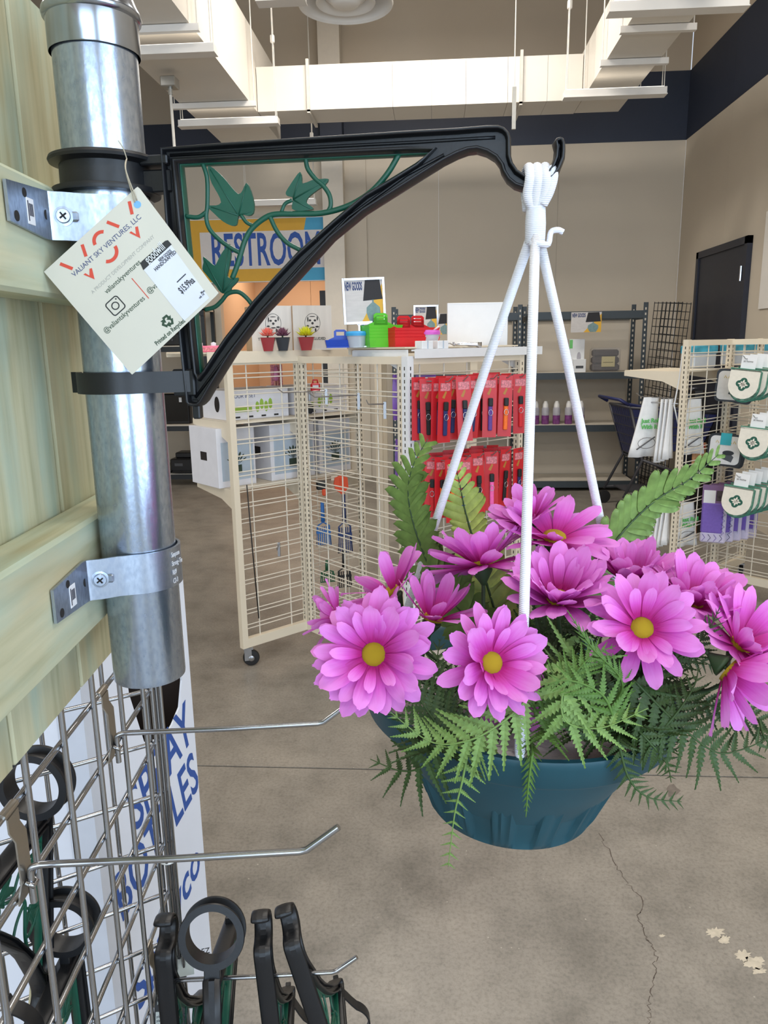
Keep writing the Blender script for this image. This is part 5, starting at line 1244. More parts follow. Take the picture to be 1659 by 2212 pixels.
tub('clear tub with a blue lid behind the chrome sign legs',at_x(772,0.27),M_lidb,False)
tub('clear snack cup with a purple lid and cream handle',at_x(928,0.10),M_lidp,True)
for k,(px_,w) in enumerate(((915,0.055),(950,0.055))):
    t = box_thing('small_white_box','small white box on the right board, '+('left one' if k == 0 else 'right one'),'box',at_x(px_,-0.005),1.4765,w,0.05,0.032,R_(38),M_enamel,'small white boxes')
    MB().bx(-0.003,0.003,-0.0256,-0.025,0.0,0.032).build('seam', M_ctnbl, t)
c = at_x(1010,0.02,1.478); t = thing('metal_tongs','silver kitchen tongs lying on the right board','tongs',c,R_(20))
for s in (-1,1): MB().tube([(-0.06,s*0.002,0.012),(-0.02,s*0.008,0.014),(0.04,s*0.012,0.012),(0.06,s*0.014,0.01)],[0.003,0.006,0.005,0.009],8,flat=(1.4,0.5)).build('tong_arm', M_chrome, t, smooth='all')
MB().lathe([(0.004,0),(0.004,0.02)],10,TR(-0.062,0,0.004)).build('hinge', M_chrome, t)
c = at_x(972,0.05,1.478); t = thing('wire_whisk','thin wire kitchen rack lying on the right board','wire rack',c,R_(10))
for i in range(5): MB().tube([(-0.03,0.006*(i-2),0.003),(0,0.009*(i-2),0.02),(0.03,0.006*(i-2),0.003)],0.0012,6).build('rack_wire', M_hookm, t)
c = ony(1030,744,3.75); t = box_thing('blank_carton','large blank white carton standing on the rear of the board','carton',c,1.482,0.285,0.05,0.20,R_(2),M_enamel)
MB().bx(0.1428,0.1434,-0.02,0.02,0.02,0.18).build('side_label', M_ctnbl, t)
MB().bx(-0.14,0.14,-0.0256,-0.025,0.193,0.1935).build('flap_crease', M_ctnbl, t)
c = ony(760,738,4.0)
# ---------------------------------------------------------------- carded collars and leashes on the right wing
M_cardr = pm('card_red', (196,30,40), 0.4, var=0.06, scale=10); M_cardp = pm('card_print', (206,120,128), 0.5, var=0.5, scale=120); M_cardg = pm('card_gold_print', (176,120,50), 0.5)
STR = {n: pm('strap_'+n, c, 0.6, var=0.1, scale=80) for n,c in (('navy',(30,40,96)),('orange',(240,110,26)),('black',(24,24,26)),('purple',(92,58,140)),('red',(206,30,36)),('pink',(240,96,170)),('green',(22,96,60)),('blue',(36,66,150)))}
CWD, CHT = 0.058, 0.25
def collar_proto(col):
    t = thing('carded_collar', 'x', 'pet collar', (0,0,0))
    MB().bx(-CWD/2,CWD/2,-0.0008,0.0008,-CHT,0.0).build('backing_card', M_cardr, t)
    MB().bx(-CWD*0.36,CWD*0.4,-0.0014,-0.0008,-0.05,-0.02).build('title_print', M_cardp, t)
    MB().prism([(-0.012,-0.075),(-0.002,-0.08),(0.008,-0.055),(0.002,-0.05)],0,0.0006,TR(0,-0.0008,0) @ RX(R_(90))).build('gold_print', M_cardg, t)
    MB().bbox((0.002,-0.006,-0.165),(0.017,0.010,0.115),0.003).build('strap', STR[col], t)
    MB().bbox((0.002,-0.008,-0.108),(0.019,0.013,0.034),0.003).build('buckle', STR['black'], t)
    MB().tube([(0.002+0.009*math.cos(2*math.pi*i/12),-0.013,-0.15+0.012*math.sin(2*math.pi*i/12)) for i in range(12)],0.0012,6,closed=True).build('d_ring', M_chrome, t, smooth='all')
    return t
protos = {c_: collar_proto(c_) for c_ in STR}
usedp = set()
face_rz = math.atan2(E2.y,E2.x)+math.pi/2            # card's -y looks along E2
rows = (('upper',1.368,[(0.02,['navy','black','navy','navy']),(0.105,['orange','black','navy','navy']),(0.19,['red','black','purple','navy']),(0.28,['blue','purple','black','purple']),(0.37,['navy','black','orange']),(0.46,['black','navy','red'])]),
        ('lower',1.058,[(0.04,['black','red','orange','orange']),(0.12,['red','black','blue']),(0.20,['navy','orange','black']),(0.28,['black','blue','pink']),(0.37,['black','green','black']),(0.46,['purple','green','navy'])]))
rc = random.Random(3)
for rn,z,hooks in rows:
    for hi,(t_,cols) in enumerate(hooks):
        hp0 = G3+E1*t_
        ghook(hp0+E2*0.004,E2,z-0.012,0.225)
        for ci,cn in enumerate(cols):
            front = ci == len(cols)-1
            if cn in usedp: o = copy_tree(protos[cn])
            else: o = protos[cn]; usedp.add(cn)
            dd = 0.045+0.15*ci/max(1,len(cols)-1) + rc.uniform(-0.008,0.008)
            p = hp0+E2*dd
            o.location = (p.x,p.y,z+rc.uniform(-0.004,0.004)); o.rotation_euler = (R_(rc.uniform(-4,4)),R_(rc.uniform(-3,3)),face_rz+R_(rc.uniform(-48,-4)))
            ordn = ('first','second','third','fourth','fifth','sixth')[hi]
            o['label'] = '%s pet collar on a red card, %s of the %s %s-row hook' % (cn,'front' if front else ('deep at the back' if ci == 0 else 'behind the front'),ordn,rn)
            o['group'] = 'carded pet collars on the gondola'
for c_ in STR:
    if c_ not in usedp:
        for ch in list(protos[c_].children): bpy.data.objects.remove(ch)
        bpy.data.objects.remove(protos[c_])
# ---------------------------------------------------------------- treats and scoops seen through the wires
M_pouch = pm('pouch_purple', (128,84,176), 0.3, var=0.15, scale=30); M_pouchp = pm('pouch_print', (208,150,60), 0.4, var=0.3, scale=60)
for k,(t_,dd,z,lab) in enumerate(((0.05,0.08,1.375,'purple treat pouch hanging behind the centre panel, upper left'),(0.16,0.06,1.37,'purple treat pouch hanging behind the centre panel, upper right'),(0.06,0.08,1.11,'purple treat pouch hanging behind the centre panel, lower'))):
    p = G3+E1*t_+NE2*dd; t = thing('treat_pouch', lab, 'pouch', (p.x,p.y,z), R_(20), group='purple treat pouches')
    vs = []; fs = []
    for i,(zz,wx,th) in enumerate(((0,0.045,0.001),(-0.02,0.045,0.002),(-0.05,0.047,0.012),(-0.1,0.048,0.018),(-0.15,0.047,0.012),(-0.175,0.045,0.002),(-0.185,0.045,0.001))):
        vs += [(-wx,0,zz),(-wx*0.5,-th,zz),(wx*0.5,-th,zz),(wx,0,zz),(wx*0.5,th,zz),(-wx*0.5,th,zz)]
    for i in range(6):
        for j in range(6): fs.append((i*6+j,i*6+(j+1)%6,(i+1)*6+(j+1)%6,(i+1)*6+j))
    fs += [(5,4,3,2,1,0),tuple(range(36,42))]
    fix_normals(MB().add(vs,fs).build('pouch_body', M_pouch, t, smooth=40))
    MB().bbox((0.0,-0.017,-0.055),(0.05,0.006,0.028),0.002).build('title_print', M_pouchp, t); MB().bbox((0.0,-0.018,-0.135),(0.05,0.006,0.035),0.002).build('picture_print', M_pouchp, t)
def hung(px_, py_, dd):
    """a point in front of the far half of the left wing"""
    return onpl(px_, py_, G2+E2*dd, E2)
M_orange = pm('plastic_orange', (226,84,44), 0.4, var=0.05); M_bluep = pm('plastic_blue2', (40,104,176), 0.4, var=0.05)
def scoop(lab, c, mat, ln, grp='litter scoops behind the centre panel'):
    t = thing('litter_scoop', lab, 'scoop', c, R_(20), group=grp)
    MB().tube([(0,0,0),(0,-0.004,-ln*0.45)],[0.007,0.009],8,flat=(1.2,0.7)).build('handle', mat, t, smooth='all')
    MB().tube([(-0.03,-0.004,-ln*0.55),(0,-0.004,-ln*0.46),(0.03,-0.004,-ln*0.55),(0.036,-0.008,-ln),(-0.036,-0.008,-ln)],0.004,8,closed=True).build('scoop_frame', mat, t, smooth='all')
    for i in range(6): MB().bx(-0.029+0.0105*i,-0.024+0.0105*i,-0.009,-0.005,-ln,-ln*0.56).build('tine', mat, t)
    MB().bx(-0.036,0.036,-0.012,-0.004,-ln*0.72,-ln*0.66).build('cross_bar', mat, t)
    return t
scoop('bright blue litter scoop with a slotted blade, left one',hung(696,1085,0.05),M_bluep,0.215)
scoop('navy blue litter scoop with a slotted blade, right one',hung(742,1068,0.05),pm('plastic_navy',(36,58,110),0.4),0.30)
scoop('black rake-like scoop hanging lowest',hung(742,1190,0.06),M_rubber,0.19)
scoop('dark green comb hanging at the lower left',hung(706,1210,0.06),pm('plastic_dkgreen',(24,84,52),0.4),0.11)
t = thing('shovel_head','orange shovel head carded above the navy scoop','toy',hung(736,1045,0.05),R_(20))
MB().prism([(-0.036,0.0),(-0.03,0.03),(0.0,0.044),(0.034,0.03),(0.038,-0.02),(0.01,-0.055),(-0.028,-0.03)],-0.006,0.006,RX(R_(90))).build('blade', M_orange, t); MB().bx(-0.004,0.004,-0.012,-0.006,-0.05,0.03).build('rib', M_orange, t)
t = thing('pet_brush','black pet brush with an orange handle hanging beside the shovel','brush',hung(694,1048,0.05),R_(20))
MB().bbox((0,0,0),(0.05,0.022,0.045),0.006).build('brush_head', M_rubber, t); MB().bbox((0.012,-0.004,-0.035),(0.02,0.016,0.036),0.005).build('brush_handle', M_orange, t)
t = thing('kitchen_timer','red toy shaped like a padlock hanging on the upper hook','toy',hung(681,832,0.05),R_(20))
MB().bbox((0,0,-0.012),(0.046,0.014,0.045),0.006).build('toy_body', M_redp, t); MB().tube([(-0.012,0,0.008),(-0.01,0,0.024),(0.01,0,0.024),(0.012,0,0.008)],0.004,8).build('toy_loop', M_redp, t, smooth='all'); MB().bx(-0.014,0.014,-0.0078,-0.007,-0.014,0.0).build('toy_label', M_sticker, t)
t = thing('pan_spatula','black oval spatula head with a chrome shank on the peg hook','spatula',hung(670,882,-0.05),R_(20))
MB().lathe([(0.0005,-0.003),(0.022,-0.002),(0.022,0.002),(0.0005,0.003)],20,RX(R_(90)) @ Matrix.Diagonal((0.75,1.2,1,1))).build('spatula_head', M_rubber, t); MB().bx(-0.005,0.005,-0.004,0.002,0.024,0.085).build('shank', M_hookm, t)
_dc = onpl(597,805,G1+NE2*0.30,E2); t = thing('doll_card','small pink doll on a card hanging behind the top left wires','toy',_dc,0); MB().tube([(0,0,0.03),(0,0,1.47-_dc.z)],0.0015,5).build('hang_loop', M_hookm, t)
MB().bx(-0.03,0.03,0,0.002,-0.10,0.04).build('card', M_cardp, t); MB().tube([(0,-0.008,0.03),(0,-0.01,-0.02),(0,-0.01,-0.04)],[0.01,0.014,0.01],10).build('doll_body', pm('doll_pink',(214,130,170),0.5), t, smooth='all')
for s in (-1,1): MB().tube([(s*0.006,-0.01,-0.04),(s*0.009,-0.01,-0.09)],0.005,8).build('doll_leg', pm('doll_skin',(214,150,130),0.5), t, smooth='all')
# ================================================================ back of the shop: restroom sign, shelving, cart
M_sgold = pm('sign_gold', (222,170,44), 0.5, var=0.02); M_scyan = pm('sign_cyan', (66,164,206), 0.5, var=0.02); M_swhite = pm('sign_white', (222,216,214), 0.5, var=0.02); M_sblue = pm('sign_letter_blue', (24,78,168), 0.5, var=0.02)
a = ony(405,477,8.53); b = ony(720,604,8.53); SW = b.x-a.x; SH_ = a.z-b.z
sg = thing('restroom_sign','gold and cyan RESTROOM sign above the passage','sign',((a.x+b.x)/2,8.53,(a.z+b.z)/2))
MB().bx(-SW/2-0.008,SW/2+0.008,0.0,0.045,-SH_/2-0.008,SH_/2+0.008).build('sign_tray', M_enamel, sg)
kx = SW*0.325; k2 = SW*0.235
PM_ = lambda z: TR(0,z,0) @ RX(R_(90))
MB().prism([(-SW/2,-SH_/2),(k2,-SH_/2),(kx,SH_/2),(-SW/2,SH_/2)],0,0.003,PM_(0)).build('gold_field', M_sgold, sg)
MB().prism([(k2,-SH_/2),(SW/2,-SH_/2),(SW/2,SH_/2),(kx,SH_/2)],0,0.003,PM_(0)).build('cyan_field', M_scyan, sg)
MB().bx(-SW/2+0.125,SW/2-0.055,-0.005,-0.003,-SH_/2+0.13,SH_/2-0.125).build('white_field', M_swhite, sg)
o = text('lettering','RESTROOM',0.47,M_sblue,sg,TR(-SW/2+0.235,-0.0055,-0.15) @ RX(R_(90)),bold=0.018,ext=0.0006); o['_fit'] = SW*0.755
# ---- black shelf with electronics at the far left
M_shelfk = pm('shelf_charcoal', (46,50,54), 0.45, metal=0.3, var=0.05); M_particle = pm('shelf_board_pale', (206,198,184), 0.6, var=0.04, scale=20); M_elec = pm('electronics_black', (20,20,22), 0.35, var=0.1); M_elec2 = pm('electronics_grey', (70,72,76), 0.4)
lx0, lx1, ly0, ly1 = -3.35, -2.42, 8.12, 8.52
es = thing('electronics_shelf','black metal shelf with electronics at the far left','shelf',(lx0,ly0,0))
for X in (0,lx1-lx0-0.04):
    for Y in (0,ly1-ly0-0.04): MB().bx(X,X+0.04,Y,Y+0.04,0,1.9).build('upright', M_shelfk, es)
for z in (0.12,0.655,1.075,1.50,1.87):
    MB().bx(0,lx1-lx0,0,ly1-ly0,z,z+0.015).build('shelf_board', M_particle, es); MB().bx(0,lx1-lx0,-0.012,0.0,z-0.05,z+0.004).build('shelf_beam', M_shelfk, es)
def elec(name, lab, px_, py_, w, h, d=0.25, z=None):
    c = ony(px_,py_,8.28); t = thing(name, lab, 'electronics', (c.x,c.y,z))
    MB().bbox((0,0,h/2),(w,d,h),0.012).build('casing', M_elec, t); return t
t = elec('stereo','black stereo receiver on the far left shelf',372,770,0.36,0.13,z=1.515)
for i in range(4): MB().lathe([(0.012,0),(0.012,0.01),(0.001,0.01)],12,TR(-0.12+0.06*i,-0.125,0.06) @ RX(R_(90))).build('knob', M_elec2, t)
t = elec('video_player','slim black video player on the far left shelf',372,800,0.36,0.06,z=1.65)
MB().tube([(-0.1,0,0.065),(-0.05,0,0.1),(0.02,0,0.07),(0.08,0,0.11),(0.14,0,0.07)],0.008,6).build('coiled_cable', M_elec, t, smooth='all')
t = elec('television','black television on the far left shelf, facing out',372,880,0.42,0.33,0.1,z=0.67); MB().bx(-0.19,0.19,-0.052,-0.05,0.03,0.31).build('screen', pm('screen_black',(12,12,14),0.15), t); MB().bx(0.1,0.13,-0.0535,-0.052,0.24,0.29).build('screen_sticker', M_sticker, t)
t = elec('printer','black printer on the lowest far left shelf',412,990,0.38,0.16,0.28,z=0.135); MB().bx(-0.26,-0.17,-0.2,0.1,0.02,0.035).bx(-0.15,0.15,-0.22,-0.12,0.02,0.03).build('paper_tray', M_elec, t); MB().bx(-0.14,-0.05,-0.1415,-0.14,0.08,0.11).build('display', M_elec2, t); MB().bbox((0,0.03,0.19),(0.3,0.2,0.06),0.01).build('scanner_lid', M_elec, t)
t = thing('red_toy_car','small red toy car on the far left shelf','toy',(-2.92,8.25,1.09))
MB().bbox((0,0,0.03),(0.14,0.06,0.035),0.008).bbox((0,0,0.055),(0.07,0.05,0.03),0.008).build('car_body', M_redp, t)
for X in (-0.045,0.045):
    for Y in (-0.03,0.03): MB().lathe([(0.014,-0.006),(0.014,0.006)],12,TR(X,Y,0.014) @ RX(R_(90))).build('wheel', M_rubber, t)
_pb = G1-E1*0.03+NE2*0.10; t = thing('pink_box','flat pink box at the left end of the top board','box',(_pb.x,_pb.y,1.4755+0.014),R_(30)); MB().bbox((0,0,0),(0.14,0.05,0.028),0.003).build('box_body', pm('pink_paper',(226,110,140),0.5), t)
for X in (-0.04,0.02): MB().lathe([(0.012,0.012),(0.012,0.026),(0.001,0.03)],12,TR(X,0,0)).build('pom_pom', M_sticker, t)
MB().bx(-0.05,0.05,-0.0256,-0.025,-0.008,0.006).build('print', M_cardp, t)
# ---- long rack along the back wall (two bays)
M_shelfg = pm('rack_slate', (62,70,76), 0.45, metal=0.2, var=0.04)
rx = [-0.42,0.885,2.06]; ry0, ry1 = 7.72, 8.22
for bay in (0,1):
    x0,x1 = rx[bay]+(0.025 if bay else 0), rx[bay+1]-(0.0 if bay else 0.025)
    rk = thing('storage_rack', ('slate storage rack holding spray cans against the back wall' if bay else 'slate storage rack mostly hidden behind the collar display'), 'rack', (x0,ry0,0))
    w = x1-x0; d = ry1-ry0
    for X in (0,w-0.045):
        for Y in (0,d-0.045):
            u = MB().bx(X,X+0.045,Y,Y+0.003,0,1.85).bx(X+(0 if X == 0 else 0.042),X+(0.003 if X == 0 else 0.045),Y,Y+0.045,0,1.85).build('upright', M_shelfg, rk)
            hl = MB()
            for i in range(36): hl.bx(X+0.016,X+0.029,Y-0.0008,Y,0.03+0.05*i,0.052+0.05*i)
            q = hl.build('keyhole_slots', M_particle, u); q['kind'] = 'stuff'
    for z,bd in ((0.055,True),(0.625,True),(1.145,True),(1.715,False)):
        for Y in (0.003,d-0.04): MB().bx(0.045,w-0.045,Y,Y+0.03,z-0.02 if bd else z-0.01,z+0.045 if bd else z+0.06).build('beam', M_shelfg, rk)
        for X in (0.003,w-0.02): MB().bx(X,X+0.018,0.045,d-0.045,z-0.02,z+0.03).build('side_beam', M_shelfg, rk)
        if bd: MB().bx(0.05,w-0.05,0.034,d-0.034,z+0.03,z+0.047).build('shelf_board', M_particle, rk)
    MB().bx(0.05,w-0.05,d-0.012,d-0.004,0.1,1.71).build('back_panel', M_wall, rk)
# stock on the rack
zs_ = 0.672
M_can = pm('can_purple', (120,62,122), 0.35, var=0.35, scale=30); M_cang = pm('can_silver', (170,168,176), 0.35, var=0.15, scale=30); M_cap2 = pm('cap_white', (232,230,228), 0.4)
for k,px_ in enumerate((1130,1156,1177,1201,1227,1253)):
    c = ony(px_,925,7.86)
    t = thing('spray_can','purple and silver spray can on the rack, '+('behind the cord, leftmost','behind the cord, second from left','third from left','fourth from left','fifth from left','last one by the right cord')[k],'spray can',(c.x,c.y,zs_),group='spray cans on the rack')
    MB().lathe([(0.036,0),(0.038,0.004),(0.038,0.09)],20,cap1=True).build('can_lower', M_can, t, smooth=40); MB().lathe([(0.038,0.09),(0.038,0.155),(0.03,0.17)],20).build('can_upper', M_cang, t, smooth=40); MB().lathe([(0.029,0.168),(0.028,0.2),(0.016,0.232),(0.004,0.225)],16).build('cap', M_cap2, t, smooth=40)
zs_ = 1.192
for k,(xa,xb,ya,yb,lab) in enumerate(((1227,1262,745,812,'white carton with a product picture on the rack'),(1237,1265,788,812,'small white carton in front of the picture carton on the rack'))):
    p = ony(xa,yb,7.84-0.06*k); q = ony(xb,ya,7.84-0.06*k); w = q.x-p.x; h = q.z-p.z+0.02
    t = thing('white_carton',lab,'carton',((p.x+q.x)/2,7.86-0.07*k,zs_)); MB().bbox((0,0,h/2),(w,0.10 if not k else 0.05,h),0.002).build('box_body', M_enamel, t)
    y_ = -0.051 if not k else -0.026
    if not k: MB().lathe([(0.02,0),(0.02,0.001),(0.0005,0.001)],16,TR(0.02,-0.05,h*0.45) @ RX(R_(90)) @ Matrix.Diagonal((1,2.6,1,1))).build('printed_bottle', M_cang, t); MB().bx(-w/2,-w/2+0.03,y_,y_+0.001,h*0.72,h*0.98).build('green_print', pm('print_green',(110,196,110),0.5), t)
    else: MB().bx(-w*0.3,w*0.3,y_,y_+0.001,h*0.3,h*0.5).build('printed_label', M_elec2, t)
t = thing('bedding_bag','clear zip bag with folded dark brown bedding on the rack','bag',((1.55+1.847)/2,7.86,zs_))
for i in range(3): MB().bbox((0,0,0.042+0.07*i),(0.26-0.01*i,0.16,0.068),0.016).build('folded_bedding', pm('bedding_brown',(62,54,52),0.85,var=0.15,scale=40) if i == 0 else MATS['bedding_brown'], t)
MB().bbox((0,0,0.118),(0.275,0.18,0.232),0.018).build('clear_bag', pm('vinyl_clear',(190,190,194),0.08,var=0.02,alpha=0.22,spec=0.8), t); MB().bx(-0.05,0.08,-0.0925,-0.0915,0.05,0.15).build('insert_card', M_cardk2, t); MB().bx(-0.035,0.065,-0.0932,-0.0925,0.09,0.094).build('printed_line', M_blkink, t)
t = thing('lamp_poster','NEW GOODS lamp poster clipped on the rack beam','poster',((1.342+1.647)/2*0.985,7.705,1.672)); lamp_poster(t,0.29,0.19,0.0)
t = thing('lamp_poster','NEW GOODS lamp poster half hidden behind the blank white carton','poster',ony(948,700,7.70)); lamp_poster(t,0.26,0.2,0.0)
# ---- black grid panels leaning beside the rack
M_gridk = pm('grid_black', (44,46,48), 0.4, metal=0.3)
for k in range(2):
    t = thing('leaning_grid','black wire grid panel leaning beside the rack, '+('nearer' if k == 0 else 'farther')+' one','grid panel',(2.20+0.10*k,7.95+0.12*k,0)); t.rotation_euler = (R_(-2),R_(3.0+1.0*k),R_(-74))
    for i in range(8): wire('grid_wire',(-0.24+0.0686*i,0,0),(-0.24+0.0686*i,0,1.86),0.0035,M_gridk,t)
    for i in range(25): wire('grid_wire',(-0.24,0.004,0.02+0.0762*i),(0.24,0.004,0.02+0.0762*i),0.0035,M_gridk,t)
# ---- shopping cart
M_cartf = pm('cart_grey', (74,74,80), 0.45, metal=0.3); M_cartb = pm('cart_navy', (36,44,96), 0.5, var=0.08)
ct = thing('shopping_cart','navy and grey shopping cart parked before the rack','shopping cart',(1.98,6.95,0),R_(8))
# local: x = length (front to the right), y = width, z = up
bot = [(-0.22,-0.19,0.50),(0.36,-0.16,0.56),(0.36,0.16,0.56),(-0.22,0.19,0.50)]; top = [(-0.34,-0.25,0.93),(0.46,-0.2,0.86),(0.46,0.2,0.86),(-0.34,0.25,0.93)]
for i in range(4):
    a0,a1,b0,b1 = Vector(bot[i]),Vector(bot[(i+1)%4]),Vector(top[i]),Vector(top[(i+1)%4])
    n_ = (a1-a0).cross(b0-a0).normalized()*0.006
    MB().add([a0-n_,a1-n_,b1-n_,b0-n_],[(0,1,2,3)]).add([a0,a1,b1,b0],[(3,2,1,0)]).build('basket_liner', M_cartb, ct)
    for k in range(11): wire('basket_wire',a0.lerp(a1,k/10),b0.lerp(b1,k/10),0.0035,M_cartf,ct)
    for k in range(6): wire('basket_wire',a0.lerp(b0,k/5),a1.lerp(b1,k/5),0.004,M_cartf,ct)
MB().add([Vector(p) for p in bot],[(0,1,2,3)]).build('basket_floor', M_cartb, ct)
MB().tube(top,0.011,8,closed=True).build('basket_rim', M_cartf, ct, smooth='all')
MB().tube([(-0.36,-0.25,0.955),(-0.44,-0.25,1.0),(-0.44,0.25,1.0),(-0.36,0.25,0.955)],0.014,8).build('handle_bar', M_cartb, ct, smooth='all')
MB().bbox((-0.2,0,0.83),(0.02,0.4,0.22),0.008).build('seat_flap', M_cartb, ct)
for s in (-1,1):
    MB().tube([(-0.34,s*0.24,0.93),(-0.2,s*0.22,0.47),(-0.36,s*0.24,0.14)],0.013,8).build('leg_tube', M_cartf, ct, smooth='all'); MB().tube([(-0.2,s*0.22,0.47),(0.1,s*0.2,0.36),(0.42,s*0.16,0.15)],0.013,8).build('leg_tube', M_cartf, ct, smooth='all'); MB().tube([(-0.36,s*0.24,0.16),(0.42,s*0.16,0.17)],0.011,8).build('base_tube', M_cartf, ct, smooth='all')
    for X,Y in ((-0.36,0.24),(0.42,0.16)): MB().lathe([(0.03,-0.014),(0.062,-0.012),(0.062,0.012),(0.03,0.014)],18,TR(X,s*Y,0.063) @ RX(R_(90))).build('wheel', M_rubber, ct, smooth=40)
MB().bx(-0.3,0.4,-0.16,0.16,0.175,0.185).build('lower_tray', M_cartf, ct)
# ================================================================ right-hand wire gondola with kitchen textiles
J0 = onz(1538,1243,0.095); J = Vector((J0.x,J0.y,0)); KL = J-E1*0.50; KR = J+E2*0.9; KF = J+E1*0.4
g2 = thing('wire_gondola','cream wire gondola with oven mitts and towels at the right edge','display rack',(J.x,J.y,0))
def gk(p, z=None): return (p.x-J.x, p.y-J.y, (p.z if z is None else z))
KZ = 1.475
for p,d in ((KL,E1),(J,E2),(KR,E2),(KF,E1)): post_(p,d,M_cream,0.03,g2,gk,GZ0,KZ+0.02)
wirepanel(KL,J,g2,gk,GZ0,KZ,3); wirepanel(J,KR,g2,gk,GZ0,KZ,6); wirepanel(J,KF,g2,gk,GZ0,KZ,3)
for p,a in ((KL+E1*0.03,0.2),(KR,0.8),(KF,1.2)): caster(p,a,g2,gk)
bracket(KL,NE2,1.33,0.36,M_cream,g2,gk); bracket(J,NE2,1.33,0.36,M_cream,g2,gk); shelf_(KL,J,NE2,1.33,0.355,M_cream,g2,gk)
MB().tube([gk(KL+NE2*0.02,1.46),gk(KL+NE2*0.03,1.30),gk(KL+NE2*0.05,1.15),gk(KL+NE2*0.02,1.05)],0.004,6).build('white_cord', M_enamel, g2, smooth='all')
CAMS = -E1                                             # the mitts hang on the side that faces the camera
M_mitt = pm('mitt_cream', (232,226,212), 0.9, var=0.04, scale=60, bump=0.2, bscale=500); M_mgreen = pm('mitt_green', (70,132,110), 0.9, var=0.08, scale=60); M_mpat = pm('mitt_pattern', (112,150,130), 0.9, var=0.6, scale=45); M_hcard = pm('header_white', (236,236,236), 0.5, var=0.01)
M_emb = pm('emblem_green', (40,92,76), 0.8, var=0.05)
def mesh_prism(name, poly, z0, z1, mat):
    mb = MB().prism(poly, z0, z1, RX(R_(90))); me = bpy.data.meshes.new(name); me.from_pydata(mb.v,[],mb.f); me.materials.append(mat); me.update(); return me
W_, H_ = 0.072, 0.155
mpoly = [(-W_,0),(-W_*1.02,-H_*0.5)]+[(-W_*math.cos(R_(a))*1.02,-H_*0.52-H_*0.48*math.sin(R_(a))) for a in range(10,171,16)]+[(W_*1.02,-H_*0.5),(W_,0)]
ME_m = mesh_prism('mitt_pad', mpoly, -0.007, 0.007, M_mitt); ME_b = mesh_prism('mitt_back', [(x*1.03,y*1.08) for x,y in mpoly], -0.004, 0.004, M_mgreen); ME_p = mesh_prism('mitt_lining', [(x*1.02,y*1.05) for x,y in mpoly], -0.004, 0.004, M_mpat)
ME_t = mesh_prism('binding', [(-W_*1.03,-0.008),(W_*1.03,-0.008),(W_*1.03,0.004),(-W_*1.03,0.004)], -0.009, 0.009, M_mgreen); ME_h = mesh_prism('header_card', [(-0.036,0.0),(0.036,0.0),(0.036,0.08),(-0.036,0.08)], -0.0008, 0.0008, M_hcard)
quat = []
for q_ in range(4):
    ca,sa = math.cos(q_*math.pi/2),math.sin(q_*math.pi/2)
    for a in range(-80,81,20): x,y = 0.018+0.017*math.cos(R_(a)), 0.017*math.sin(R_(a)); quat.append((x*ca-y*sa, x*sa+y*ca))
ME_q = mesh_prism('emblem', quat, 0, 0.0008, M_emb); ME_x = mesh_prism('emblem_petal', [(0,0),(0.009,0.006),(0.021,0.003),(0.026,0),(0.021,-0.003),(0.009,-0.006)], 0, 0.0007, M_mitt)
def mitt(p, rz, lab, front, tilt_=0.0):
    t = thing('oven_mitt', lab, 'oven mitt', p, 0, group='cream and green oven mitts', rot=(0,tilt_,rz))
    inst('header_card', ME_h, t, TR(0.006,0.004,-0.006)); inst('mitt_pad', ME_m, t, TR(0,-0.006,0)); inst('binding', ME_t, t, TR(0,-0.004,0)); inst('mitt_lining', ME_p, t, TR(0.004,0.008,-0.004)); inst('mitt_back', ME_b, t, TR(0.008,0.018,-0.008))
    if front:
        e = inst('emblem', ME_q, t, TR(-0.002,-0.0132,-0.078) @ RY(R_(8)))
        for k in range(8): inst('emblem_petal', ME_x, e, TR(0,-0.0009,0) @ RY(R_(45*k)) @ Matrix.Diagonal((1.0 if k%2 == 0 else 0.75,1,1,1)))
        text('lettering','at home',0.014,M_blkink,t,TR(-0.02,-0.0015,0.038) @ RX(R_(90)),ext=0.0002)
    return t
mrz = math.atan2(CAMS.y,CAMS.x)+math.pi/2
def kp(px_, py_, off): return onpl(px_, py_, J+CAMS*off, CAMS)
for ri,(px_,py_,offs,rn) in enumerate(((1612,798,(0.26,0.20,0.14),'top'),(1633,925,(0.26,0.20,0.14),'middle'),(1597,1052,(0.30,0.25,0.20,0.15,0.1),'bottom'))):
    c0 = kp(px_,py_,offs[0])
    for k,of in enumerate(offs):
        p = c0 - CAMS*(offs[0]-of) + Vector((0.012*k,0,0.002*k))
        mitt((p.x,p.y,p.z), mrz+R_(22 if ri < 2 else 18), 'cream oven mitt with green emblem, front of the %s hook' % rn if k == 0 else 'cream oven mitt %s behind the front one on the %s hook' % (('directly','second','third','fourth')[k-1],rn), k == 0, R_(6))
    hk = c0-CAMS*offs[0]; ghook(Vector((hk.x,hk.y,0)),CAMS,c0.z+0.055,offs[0]+0.05,g2,gk)
